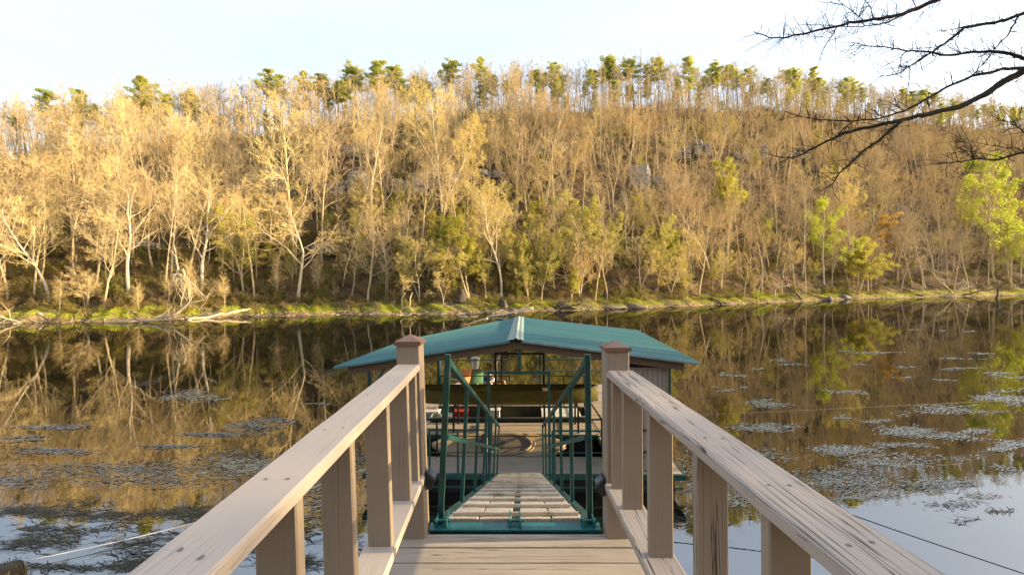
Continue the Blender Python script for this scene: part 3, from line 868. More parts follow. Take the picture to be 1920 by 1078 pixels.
def vest(u, y, rz, lab, m1, m2):
    o = empty('life_vest', dk(pdeck(u, y), y, ZD + .002), TH + rz); tag(o, lab, 'life vest', 'life vests on the back deck')
    for sx_ in (-1, 1):
        mb = MB(); mb.loft([[(sx_ * (.14 + .11 * math.cos(a)), .05 * math.sin(a) * 1.6, z_) for a in np.linspace(0, 2 * PI, 13)[:-1]] for z_ in (0, .06, .45, .55)], True, True); mb.build('front_panel', m1, o, True)
    mb = MB(); mb.tube([(-.15, .02, .53), (-.12, .08, .62), (.12, .08, .62), (.15, .02, .53)], .05, 8); mb.build('collar', m2, o, True)
    MB().box(-.27, .27, -.10, -.085, .22, .27).build('strap', M_BLACK, o)
vest(921, 6.0, .4, 'blue life vest with a pale collar beside the black lift post', M_BLUE, M_PALE)
vest(938, 6.05, -.3, 'blue life vest with an orange collar behind the black lift post', M_BLUE, M_ORANGE)

# ------------------------------------------------------------------ mooring lines
def wet(u, v): 
    x, y = water_pt(u, v); return (x, y, 0)
def rope(pts, r, mat, lab, cat='rope', name='mooring_rope'):
    o = MB().tube(pts, r, 6).build(name, mat, None, True); tag(o, lab, cat, None); return o
def sag(a, b, s, n=24):
    a, b = Vector(a), Vector(b)
    return [tuple(a.lerp(b, i / n) - Vector((0, 0, s * 4 * (i / n) * (1 - i / n)))) for i in range(n + 1)]
M_ROPEW = flat('pale_rope', (.62, .60, .58), .8); M_ROPED = flat('dark_cable', (.045, .045, .05), .5)
rope(sag(px(20, 1056, 7.2), dk(-3.33, .3, .5), .16), .009, M_ROPEW, 'pale mooring rope running from the mossy bank stump to the dock')
rope(sag(px(1945, 1083, 6.6), px(1262, 838, 9.5), .06), .010, M_ROPED, 'dark mooring cable stretched low over the bright water')
rope(sag(px(1256, 780, 11.2), px(2060, 741, 17.3), .02), .003, flat('grey_cable', (.05, .052, .055), .6), 'thin grey cable crossing the weedy water to the far bank')
# ------------------------------------------------------------------ tree building
def tubes(segs, k):
    """segs: array n x 8 (p0, p1, r0, r1) -> verts, quads"""
    S_ = np.asarray(segs, np.float32)
    p0, p1, r0, r1 = S_[:, :3], S_[:, 3:6], S_[:, 6], S_[:, 7]
    t_ = p1 - p0; t_ /= np.maximum(np.linalg.norm(t_, axis=1, keepdims=True), 1e-6)
    ref = np.where(np.abs(t_[:, 2:3]) > .8, np.array([[1., .13, 0]]), np.array([[0, .1, 1.]]))
    a = np.cross(t_, ref); a /= np.linalg.norm(a, axis=1, keepdims=True); b = np.cross(t_, a)
    an = np.arange(k) * 2 * PI / k
    ring = a[:, None, :] * np.cos(an)[None, :, None] + b[:, None, :] * np.sin(an)[None, :, None]
    V = np.concatenate([p0[:, None] + ring * r0[:, None, None], p1[:, None] + ring * r1[:, None, None]], 1)
    n = len(S_); base = np.arange(n)[:, None] * 2 * k; j = np.arange(k)
    Q = np.stack([base + j, base + (j + 1) % k, base + k + (j + 1) % k, base + k + j], -1)
    return V.reshape(-1, 3), Q.reshape(-1, 4)

class Tree:
    def __init__(s, seed):
        s.r = np.random.default_rng(seed); s.seg = {0: [], 1: [], 2: [], 3: [], 4: []}; s.tips = []
    def limb(s, p, d, L, r, lvl, P):
        n = P['n'][lvl]; rg = s.r
        pts = [p.copy()]; dirs = []
        d = d / np.linalg.norm(d); st = L / n
        for i in range(n):
            d = d + rg.normal(0, P['wob'][lvl], 3)
            d[2] += P['up'][lvl]
            d = d / np.linalg.norm(d)
            pts.append(pts[-1] + d * st); dirs.append(d.copy())
        e = P['tip'][lvl]
        for i in range(n):
            ra = r * (1 - (1 - e) * i / n); rb = r * (1 - (1 - e) * (i + 1) / n)
            s.seg[lvl].append((*pts[i], *pts[i + 1], ra, rb))
        if lvl >= P['lv'] - 1:
            s.tips.append((pts[-1], d)); 
            if n > 1: s.tips.append((pts[-2], d))
            return
        if lvl + 1 >= P['lv']: return
        nc = P['kids'][lvl]; nc = int(max(1, round(nc * rg.uniform(.8, 1.2))))
        t0 = P['from'][lvl]
        ph = rg.uniform(0, 6.28)
        for c in range(nc):
            f = t0 + (1 - t0) * ((c + rg.uniform(.1, .9)) / nc)
            x = f * n; i = min(n - 1, int(x)); q_ = pts[i] + (pts[i + 1] - pts[i]) * (x - i)
            ph += 2.4 + rg.uniform(-.6, .6)
            t_ = dirs[i]
            a = np.cross(t_, [.3, .2, 1.] if abs(t_[2]) < .9 else [1., .2, 0]); a /= np.linalg.norm(a); b = np.cross(t_, a)
            side = a * math.cos(ph) + b * math.sin(ph)
            ang = math.radians(P['ang'][lvl] * rg.uniform(.7, 1.25)) * (1.15 - .45 * f if lvl == 0 else 1)
            nd = t_ * math.cos(ang) + side * math.sin(ang)
            ln = L * P['len'][lvl] * rg.uniform(.65, 1.2) * (1.0 - .55 * (f - t0) / (1 - t0 + 1e-6) if lvl == 0 else 1.15 - .6 * f)
            rad = max(P['rmin'], (r * (1 - (1 - e) * f)) * P['rad'][lvl] * rg.uniform(.8, 1.1))
            s.limb(q_, nd, ln, rad, lvl + 1, P)
    def trunk_mesh(s, lv=(0, 1)):
        Vs, Qs, n = [], [], 0
        for l, k in ((0, 8), (1, 5), (2, 4), (3, 3), (4, 3)):
            if l in lv and s.seg[l]:
                v, q_ = tubes(s.seg[l], k); Vs.append(v); Qs.append(q_ + n); n += len(v)
        return np.concatenate(Vs), np.concatenate(Qs)

BASEP = dict(n=[9, 5, 4, 3, 2], wob=[.05, .13, .18, .2, .22], up=[.02, .05, .04, .03, .02], tip=[.2, .25, .3, .4, .5], lv=5,
             kids=[15, 6, 5, 5], ang=[48, 42, 42, 45], len=[.34, .42, .45, .5], rad=[.45, .5, .55, .6], rmin=.011)
BASEP['from'] = [.38, .2, .15, .1]
def P(**kw):
    d = {k: (list(v) if isinstance(v, list) else v) for k, v in BASEP.items()}
    d.update(kw); return d
def leafquads(tips, rg, per, size, spread, droop=0.0):
    T = np.array([t_[0] for t_ in tips]); n = len(T) * per
    C = np.repeat(T, per, 0) + rg.normal(0, spread, (n, 3)); C[:, 2] -= abs(rg.normal(0, droop, n)) if droop else 0
    a = rg.normal(0, 1, (n, 3)); a /= np.linalg.norm(a, axis=1, keepdims=True)
    b = np.cross(a, rg.normal(0, 1, (n, 3))); b /= np.linalg.norm(b, axis=1, keepdims=True)
    sz = (size * rg.uniform(.6, 1.3, n))[:, None]
    V = np.stack([C - a * sz, C + b * sz * .55, C + a * sz, C - b * sz * .55], 1)
    return V.reshape(-1, 3), np.arange(n * 4).reshape(-1, 4)

M_BARK = bark('grey_tan_bark', (.52, .41, .24), rvar=.3, hues=[(0, (.50, .38, .21)), (.3, (.34, .27, .18)), (.55, (.62, .50, .30)), (.8, (.42, .30, .17))])
M_TWIG = bark('tan_twigs', (.60, .43, .18), (.45, .315, .13), rvar=.28, scale=1, hues=[(0, (.55, .40, .19)), (.2, (.40, .31, .20)), (.4, (.60, .46, .21)), (.58, (.46, .32, .19)), (.74, (.52, .45, .20)), (.88, (.36, .30, .23))])
M_SYC = bark('pale_sycamore_bark', (.62, .52, .38), (.30, .23, .15), rvar=.12)
M_SYCTW = bark('pale_twigs', (.60, .45, .21), (.44, .32, .14), rvar=.15, scale=1)
M_PINEBARK = bark('pine_bark', (.20, .13, .085), rvar=.25)
M_NEEDLE = leaf('pine_needles', (.62, .60, .15), (.40, .42, .10), .6)
M_LEAFY = leaf('yellow_green_leaves', (.56, .51, .10), (.38, .35, .07), .5)
M_LEAFP = leaf('pale_yellow_buds', (.64, .53, .18), (.50, .41, .13), .45)
M_LEAFL = leaf('lime_leaves', (.48, .52, .07), (.30, .34, .04), .5)
M_LEAFO = leaf('orange_buds', (.60, .38, .08), (.46, .28, .06), .45)
M_LEAFG = leaf('olive_leaves', (.50, .46, .11), (.36, .33, .08), .5)

class Proto:
    """meshes of one kind of tree, unit height 1 scaled by its own design height"""
    pass
PROTO = {}
def make_proto(key, seed, H, r, P_, tm, cm, lean=0.0, forks=1, leaf_=None, lm=None):
    t_ = Tree(seed); rg = t_.r
    for f in range(forks):
        d0 = np.array([lean + (rg.uniform(-.22, .22) if forks > 1 else rg.uniform(-.04, .04)), rg.uniform(-.12, .12) if forks > 1 else rg.uniform(-.04, .04), 1.0])
        t_.limb(np.array([rg.uniform(-.15, .15) * (forks > 1), rg.uniform(-.15, .15) * (forks > 1), -.35]), d0, H * (1 if f == 0 else rg.uniform(.7, .95)), r * (1 if f == 0 else .75), 0, P_)
    # base flare
    s0 = t_.seg[0][0]; t_.seg[0].append((s0[0], s0[1], s0[2], s0[0] + (s0[3] - s0[0]) * .35, s0[1] + (s0[4] - s0[1]) * .35, s0[2] + (s0[5] - s0[2]) * .35, r * 1.6, r * .96))
    p = Proto(); p.H = H
    v, q_ = t_.trunk_mesh((0, 1)); 
    top = max(v[:, 2].max(), np.percentile([x[0][2] for x in t_.tips], 98))
    p.top = top
    p.trunk = mesh_data(key + '_trunk', v, q_, mats=[tm], smooth=True)
    vv, qq = t_.trunk_mesh((2, 3, 4))
    mats = [cm]; mi = np.zeros(len(qq), np.int32)
    if leaf_:
        lv_, lq = leafquads(t_.tips, rg, *leaf_)
        qq = np.concatenate([qq, lq + len(vv)]); vv = np.concatenate([vv, lv_]); mats.append(lm); mi = np.concatenate([mi, np.ones(len(lq), np.int32)])
    p.crown = mesh_data(key + '_crown', vv, qq, mats=mats)
    if leaf_: p.crown.polygons.foreach_set('material_index', mi)
    # a light, leafless joined version for the far woods
    p.nt = len(v)
    p.jv = np.concatenate([v, vv]); p.jq = np.concatenate([q_, qq + len(v)]); p.jm = np.concatenate([np.zeros(len(q_), np.int32), mi + 1]); p.mats = [tm] + mats
    PROTO[key] = p
    return p

TALL = P(up=[.01, .07, .05, .03, .02], ang=[46, 38, 36, 36], len=[.36, .47, .5, .55], kids=[15, 6, 6, 4], rmin=.013, wob=[.06, .13, .14, .13, .12])
TALL['from'] = [.40, .25, .15, .1]
WIDE = P(up=[.01, .06, .05, .03, .0], ang=[52, 42, 38, 36], len=[.50, .48, .5, .55], rad=[.55, .55, .55, .6], kids=[13, 7, 6, 5], rmin=.013, wob=[.09, .15, .15, .14, .12])
RIDGE = P(up=[.0, .08, .06, .04, .03], ang=[42, 38, 36, 36], len=[.24, .46, .5, .55], kids=[10, 6, 5, 4], rmin=.014, wob=[.035, .13, .14, .13, .12])
RIDGE['from'] = [.55, .25, .15, .1]
WIDE['from'] = [.33, .25, .15, .1]
SMALL = P(lv=4, kids=[12, 7, 7], n=[6, 4, 3, 2], up=[.01, .06, .03, .02], ang=[45, 42, 45], len=[.42, .45, .5], rad=[.5, .5, .55], rmin=.009)
SMALL['from'] = [.25, .15, .1]
for i in range(4): make_proto('tall%d' % i, 20 + i, 18, .19, TALL, M_BARK, M_TWIG, lean=(-.04, .05, .0, .09)[i])
for i in range(3): make_proto('ridge%d' % i, 120 + i, 18, .17, RIDGE, M_BARK, M_TWIG)
for i in range(3): make_proto('wide%d' % i, 40 + i, 15, .20, WIDE, M_BARK, M_TWIG, lean=(-.1, .08, 0)[i])
for i in range(3): make_proto('syc%d' % i, 60 + i, 14, .20, WIDE, M_SYC, M_SYCTW, lean=(-.14, .10, 0)[i])
for i in range(2): make_proto('sap%d' % i, 80 + i, 8, .075, SMALL, M_BARK, M_TWIG, forks=2 + i)
make_proto('white', 85, 5, .07, P(lv=4, kids=[16, 8, 7], n=[6, 4, 3, 2], up=[0, .04, .0, -.02], ang=[50, 45, 45], len=[.45, .45, .5], rad=[.5, .5, .55], rmin=.012, **{'from': [.2, .15, .1]}), M_SYC, M_SYCTW, forks=4)
make_proto('pale_bud', 90, 15, .17, WIDE, M_SYC, M_SYCTW, forks=2, leaf_=(1, .075, .10), lm=M_LEAFP)
make_proto('yellow', 91, 9, .13, P(kids=[10, 6, 5, 4], **{'from': [.3, .2, .15, .1]}), M_BARK, M_TWIG, forks=2, lean=-.2, leaf_=(3, .07, .14), lm=M_LEAFY)
make_proto('lime', 92, 13, .17, P(kids=[13, 6, 5, 4], ang=[58, 45, 42, 45], len=[.42, .42, .45, .5], up=[.01, .03, .0, -.01, 0], **{'from': [.28, .2, .15, .1]}), M_BARK, M_TWIG, leaf_=(4, .085, .22), lm=M_LEAFL)
make_proto('orange', 93, 8, .10, P(kids=[10, 6, 5, 4], **{'from': [.3, .2, .15, .1]}), M_BARK, M_TWIG, forks=2, leaf_=(1, .08, .12), lm=M_LEAFO)
make_proto('olive', 94, 11, .12, P(kids=[13, 6, 5, 4], ang=[55, 45, 42, 45], **{'from': [.2, .2, .15, .1]}), M_BARK, M_TWIG, forks=2, leaf_=(1, .085, .12), lm=M_LEAFG)
make_proto('greybare', 95, 10, .12, P(kids=[20, 7, 6, 5], ang=[68, 50, 45, 45], len=[.32, .42, .45, .5], up=[0, -.01, -.02, -.02, -.02], **{'from': [.1, .15, .15, .1]}), bark('grey_bark', (.36, .31, .25)), bark('grey_twigs', (.38, .31, .235), rvar=.1))

def make_pine(key, seed, H):
    rg = np.random.default_rng(seed); segs = []; p0 = np.array([0, 0, -.4]); d = np.array([rg.uniform(-.03, .03), rg.uniform(-.03, .03), 1.])
    n = 10; pts = [p0]
    for i in range(n):
        d = d + rg.normal(0, .018, 3); d /= np.linalg.norm(d); pts.append(pts[-1] + d * H / n)
    r = .19
    for i in range(n): segs.append((*pts[i], *pts[i + 1], r * (1 - .8 * i / n), r * (1 - .8 * (i + 1) / n)))
    cl = []
    lim = []
    nb = 22; c0 = rg.uniform(.56, .70)
    for k in range(nb):
        f = c0 + (1.0 - c0) * (k + rg.uniform(0, 1)) / nb
        x = min(f * n, n - .01); i = int(x); q_ = pts[i] + (pts[i + 1] - pts[i]) * (x - i)
        a = k * 2.4 + rg.uniform(-.5, .5); L = (1.0 - .55 * (f - c0) / (1 - c0)) * rg.uniform(1.6, 4.6) * (.62 if rg.random() < .3 else 1)
        dd = np.array([math.cos(a), math.sin(a), rg.uniform(.05, .5)])
        e = q_ + dd * L; m = q_ + dd * L * .55 + [0, 0, -.1]
        lim += [(*q_, *m, .05, .035), (*m, *e, .035, .015)]
        for g in (.4, .6, .8, 1.0):
            if rg.random() < .9: cl.append((q_ + (e - q_) * g + rg.normal(0, .22, 3), rg.uniform(.35, .8)))
    for k in range(4): cl.append((pts[-1] + rg.normal(0, .5, 3), .7))
    for k in range(9):   # dead stubs
        f = rg.uniform(.25, c0); x = f * n; i = int(x); q_ = pts[i] + (pts[i + 1] - pts[i]) * (x - i); a = rg.uniform(0, 6.28)
        lim.append((*q_, *(q_ + np.array([math.cos(a), math.sin(a), rg.uniform(-.2, .3)]) * rg.uniform(.4, 1.6)), .025, .008))
    v1, q1 = tubes(segs, 8); v2, q2 = tubes(lim, 4)
    p = Proto(); p.H = H; p.top = pts[-1][2] + .5
    p.trunk = mesh_data(key + '_trunk', np.concatenate([v1, v2]), np.concatenate([q1, q2 + len(v1)]), mats=[M_PINEBARK], smooth=True)
    Vs = []
    for c, rad in cl:
        m = int(85 * (rad / .5) ** 1.6)
        o = rg.normal(0, 1, (m, 3)); o /= np.linalg.norm(o, axis=1, keepdims=True); o *= (rad * rg.uniform(.25, 1.0, m) ** .5)[:, None]; o[:, 2] *= .8
        C = c + o; a = rg.normal(0, 1, (m, 3)) + o * 2; a /= np.linalg.norm(a, axis=1, keepdims=True)
        b = np.cross(a, rg.normal(0, 1, (m, 3))); b /= np.linalg.norm(b, axis=1, keepdims=True)
        L = rg.uniform(.12, .22, m)[:, None]; w_ = .035
        Vs.append(np.stack([C - a * L - b * w_, C - a * L + b * w_, C + a * L + b * w_ * .6, C + a * L - b * w_ * .6], 1).reshape(-1, 3))
    V = np.concatenate(Vs)
    p.crown = mesh_data(key + '_crown', V, np.arange(len(V)).reshape(-1, 4), mats=[M_NEEDLE])
    tv = np.concatenate([v1, v2]); tq = np.concatenate([q1, q2 + len(v1)])
    p.jv = np.concatenate([tv, V]); p.jq = np.concatenate([tq, np.arange(len(V)).reshape(-1, 4) + len(tv)]); p.jm = np.concatenate([np.zeros(len(tq), np.int32), np.ones(len(V) // 4, np.int32)]); p.mats = [M_PINEBARK, M_NEEDLE]
    PROTO[key] = p
for i in range(4): make_pine('pine%d' % i, 300 + i, 19 + i)

TREES = []   # every tree thing, so that the filler keeps its distance
def place(key, name, pos, h, rz, label, cat='tree', group=None, wide=1.0):
    p = PROTO[key]; s_ = h / p.top
    o = empty(name, pos, rz); o.scale = (s_ * wide, s_ * wide, s_)
    tag(o, label, cat, group)
    a = link('trunk', p.trunk, o); b = link('crown', p.crown, o)
    TREES.append((pos[0], pos[1])); return o

def hero(key, u, v, vtop, label, name='bare_tree', rz=0.0, wide=1.0, group=None, cat='tree'):
    b = on_hill(u, v)
    h = (v - vtop) * b.y / F
    return place(key, name, b, h, rz, label, cat, group, wide)
B = 'bare_tree'
hero('tall3', 62, 572, 345, 'slim bare tree at the water edge by the leftmost driftwood heap', rz=2.5)
hero('syc1', 92, 566, 372, 'pale leaning bare tree just right of the leftmost slim tree', rz=PI)
hero('white', 160, 572, 498, 'small white twiggy shrub on the grass right of the pale leaning tree', 'bare_shrub', cat='shrub', wide=1.25)
hero('wide1', 182, 548, 345, 'bare tree leaning left behind the small white shrub', rz=PI + .3)
hero('wide2', 205, 552, 400, 'low bare tree with crossing limbs behind the white shrub', rz=1.0)
hero('syc0', 248, 560, 305, 'big golden many-limbed sycamore with a curved pale trunk left of the root mass', 'sycamore_tree', rz=.2, wide=1.15)
hero('tall2', 310, 545, 292, 'thin straight pale trunk rising above the upturned root mass', rz=.6, wide=.55)
hero('syc0', 384, 560, 318, 'white sycamore leaning left beside the beached grey log', 'sycamore_tree', rz=-.2, wide=1.1)
hero('white', 405, 566, 520, 'low tangled white shrub at the foot of the leaning white sycamore', 'bare_shrub', cat='shrub', wide=1.5)
hero('tall3', 478, 564, 330, 'slender bare tree leaning left above the end of the grey log', rz=PI, wide=.9)
hero('olive', 455, 545, 395, 'pale yellow-green budding tree behind the slender leaning one', 'budding_tree', rz=1.2, wide=1.2)
hero('syc2', 560, 566, 378, 'forked white sycamore standing alone left of the green bank', 'sycamore_tree', rz=1.9, wide=1.25)
hero('wide0', 556, 500, 190, 'large golden trunked tree with one thick limb behind the forked sycamore', rz=.4, wide=.9)
hero('tall0', 603, 490, 235, 'tall pale straight tree right of the golden trunked one', rz=1.4, wide=1.0)
hero('tall1', 694, 470, 180, 'tall tree with clear thick pale trunk below the rock ledge', rz=.2, wide=1.1)
hero('sap0', 725, 556, 428, 'young bare tree left of the curled root at the water', 'sapling_tree', rz=.5)
hero('wide2', 660, 553, 455, 'low spreading grey thicket tree over the green bank', rz=2.0, wide=1.5)
hero('pale_bud', 830, 420, 148, 'tall pale yellow tree with a fan of upright limbs above the roof', 'budding_tree', rz=.9, wide=.8)
hero('yellow', 878, 560, 408, 'bright yellow-green leaning tree beside the dark broken stump', 'budding_tree', rz=.1, wide=1.15)
hero('sap1', 852, 552, 440, 'thin budding tree left of the dark broken stump', 'sapling_tree', rz=2.2)
hero('pale_bud', 940, 552, 346, 'pale golden twin-trunked tree right of the yellow-green one', 'budding_tree', rz=2.3, wide=1.05)
hero('white', 1086, 553, 440, 'white vase-shaped shrub tree leaning over the dark root clump', 'bare_shrub', cat='shrub', rz=1.0, wide=.95)
hero('olive', 1105, 530, 362, 'dense olive green tree behind the white vase-shaped shrub', 'budding_tree', rz=.4, wide=1.2)
hero('olive', 1232, 545, 408, 'thin olive tree on the shaded bank right of the dense olive one', 'budding_tree', rz=2.4, wide=1.0)
hero('syc1', 1330, 515, 345, 'pinkish bare tree with twisted limbs on the shaded slope', rz=2.0, wide=1.1)
hero('sap1', 1352, 542, 442, 'small pale bare tree right above the fallen dark logs', 'sapling_tree', rz=.3)
hero('yellow', 1370, 440, 303, 'yellow crowned tree halfway up the right slope', 'budding_tree', rz=1.3, wide=1.0)
hero('lime', 1545, 530, 375, 'lime green tree above the tangled snags', 'leafing_tree', rz=1.3, wide=.95)
hero('pale_bud', 1600, 500, 312, 'blond pale tree with soft pointed crown above the lime tree', 'budding_tree', rz=1.5, wide=.75)
hero('orange', 1645, 500, 400, 'orange budding tree right of the lime green one', 'budding_tree', rz=.2, wide=1.1)
hero('yellow', 1610, 548, 448, 'bushy yellow-green tree leaning over the shore boulders', 'leafing_tree', rz=2.0, wide=1.5)
hero('greybare', 1732, 535, 372, 'grey drooping bare tree right of the yellow-green bush tree', rz=.5, wide=1.15)
hero('lime', 1862, 520, 296, 'brilliant lime green tree at the right edge under the dark boughs', 'leafing_tree', rz=.3, wide=.95)
hero('lime', 1895, 530, 428, 'lower lime green tree in front of the brilliant one', 'leafing_tree', rz=2.2, wide=1.0)
hero('tall2', 1505, 520, 330, 'white-stemmed bare tree left of the lime green one', rz=1.0, wide=.7)
# ------------------------------------------------------------------ pines on the skyline: (u, v top, crown size)
PINES = [(20, 192), (112, 168), (158, 164), (235, 160), (258, 147), (492, 134), (515, 136), (562, 128), (590, 132), (620, 128), (655, 114), (668, 122), (705, 112), (745, 116),
         (805, 136), (842, 118), (862, 106), (886, 110), (936, 130), (1008, 124), (1040, 117), (1133, 100), (1150, 99), (1172, 99), (1196, 110), (1240, 106), (1280, 104), (1325, 116), (1345, 114), (1375, 118),
         (1408, 122), (1470, 130), (1498, 126), (1515, 128), (1545, 136), (1575, 136), (1597, 142), (1615, 150), (1690, 162), (1720, 168), (1750, 178), (1775, 184), (1850, 196), (1880, 202), (1900, 200), (640, 142), (905, 142), (1055, 132), (1215, 118), (1395, 130), (1530, 140), (130, 178)]
rg = np.random.default_rng(5)
pine_lab = [(60, 'dark green pine alone on the skyline at the far left'), ]
for k, (u, vt) in enumerate(PINES):
    u += rg.uniform(-14, 14); vt += rg.uniform(-5, 16)
    vb = np.interp(u, [0, 300, 480, 640, 860, 1200, 1440, 1600, 1920], [292, 262, 245, 232, 214, 203, 208, 219, 247]) + rg.uniform(-2, 10)
    key = 'pine%d' % rg.integers(0, 4)
    if u < 300: lab = 'dark green pine on the left shoulder of the ridge'
    elif u < 700: lab = 'tall pine on the ridge above the left half of the slope'
    elif u < 1050: lab = 'tall pine on the ridge straight above the dock roof'
    elif u < 1300: lab = 'bare-stemmed pine at the highest point of the ridge'
    elif u < 1450: lab = 'flat-topped pine just right of the ridge summit'
    else: lab = 'round-crowned pine on the ridge near the overhanging boughs'
    hero(key, u, vb, vt, lab, 'pine_tree', rz=rg.uniform(0, 6.28), wide=rg.uniform(.95, 1.7), group='pines along the ridge')

LEDGES = [
    (455, 362, 60, 26, 'dark grey rock ledge low behind the leaning sycamores'), (520, 352, 46, 36, 'pale rock face left of the golden trunked tree'),
    (640, 358, 60, 34, 'grey rock ledge behind the tall clear trunk'), (660, 292, 22, 18, 'single pale boulder high above the ledge by the tall clear trunk'),
    (760, 358, 36, 22, 'low grey ledge left of the white rock slab'), (790, 350, 20, 36, 'white upright rock slab above the dock roof'), (838, 345, 50, 28, 'grey ledge right of the white rock slab'),
    (905, 335, 46, 16, 'thin ledge behind the pale golden tree'), (1030, 288, 36, 14, 'small ledge above the dense olive tree'), (1205, 345, 44, 44, 'broken pale cliff above the thin olive tree'),
    (1252, 350, 48, 40, 'tall pale cliff right of the broken one'), (1285, 292, 62, 22, 'upper pale ledge beside the yellow crowned tree'), (1390, 298, 60, 18, 'long pale ledge above the yellow crowned tree'),
    (1480, 300, 40, 14, 'shaded ledge behind the forked dark bough'), (610, 470, 50, 10, 'flat grey ledge low on the slope behind the forked sycamore'), (270, 462, 30, 16, 'grey boulder group low behind the root mass'), (1180, 452, 60, 8, 'thin shaded ledge low above the green bank')]
# ------------------------------------------------------------------ the other trees one can tell apart
zones = [(0, .13, 'on the bank by the water'), (.13, .36, 'on the lower slope'), (.36, .56, 'among the rock ledges'), (.56, .86, 'on the upper slope'), (.86, 9, 'on the crest of the ridge')]
across = [(-999, 480, 'above the left shore'), (480, 800, 'between the forked sycamore and the roof'), (800, 1250, 'straight above the dock roof'), (1250, 1560, 'left of the lime green tree'), (1560, 9999, 'behind the dark overhanging boughs')]
kinds = [(('tall0', 'tall1', 'tall2', 'tall3'), 'tall slim bare tree'), (('wide0', 'wide1', 'wide2'), 'broad bare tree'), (('sap0', 'sap1'), 'small bare tree'), (('olive', 'yellow', 'pale_bud', 'olive'), 'thinly budding tree')]
rg = np.random.default_rng(21)
cand = []
while len(cand) < 24000:
    a = rg.uniform(1.2, 12.6); s_ = rg.uniform(.075, 1.28)
    x, y, z = hill(a, s_)
    u, v = project(np.array([x, y, z]))
    if y < 20: continue
    if any(abs(u - r_[0]) < r_[2] * .55 and -4 < v - r_[1] < 88 for r_ in LEDGES) and rg.random() < .90: continue
    cand.append((float(x), float(y), float(z), float(s_), float(u), float(v)))
# blue-noise thinning by distance
cell = {}
def far_enough(x, y, r):
    ci, cj = int(x // 3), int(y // 3)
    for i in range(ci - 1, ci + 2):
        for j in range(cj - 1, cj + 2):
            for (xx, yy) in cell.get((i, j), ()):
                if (xx - x) ** 2 + (yy - y) ** 2 < r * r: return False
    return True
for x, y in TREES: cell.setdefault((int(x // 3), int(y // 3)), []).append((x, y))
pts = []
for c in cand:
    if far_enough(c[0], c[1], 2.75 if c[3] < .9 else 2.5):
        cell.setdefault((int(c[0] // 3), int(c[1] // 3)), []).append((c[0], c[1])); pts.append(c)
inview = [c for c in pts if -40 < c[4] < 1960]
inview.sort(key=lambda c: c[1] + (0 if c[3] < .5 else 40))
solo = inview[:N_SOLO]; rest = inview[N_SOLO:] + [c for c in pts if not (-40 < c[4] < 1960)]
for (x, y, z, s_, u, v) in solo:
    r_ = rg.random()
    ki = 0 if r_ < .42 else (1 if r_ < .8 else 2)
    if s_ < .13 and ki == 0: ki = 2 if rg.random() < .6 else 1
    if u > 420 and s_ < .42 and rg.random() < (.5 if u > 700 else .3):
        ki = 3
    keys, kl = kinds[ki]
    h = {0: rg.uniform(10, 21), 1: rg.uniform(10, 19), 2: rg.uniform(4, 9), 3: rg.uniform(5, 12)}[ki] * (1 if s_ < .6 else 1.05)
    zl = next(t_ for a, b, t_ in zones if a <= s_ < b); al = next(t_ for a, b, t_ in across if a <= u < b)
    place(keys[rg.integers(0, len(keys))], ('bare_tree', 'bare_tree', 'sapling_tree', 'budding_tree')[ki], (x, y, z), h, rg.uniform(0, 6.28), '%s %s %s' % (kl, zl, al), 'tree', '%ss of the hillside' % kl, rg.uniform(.85, 1.15))

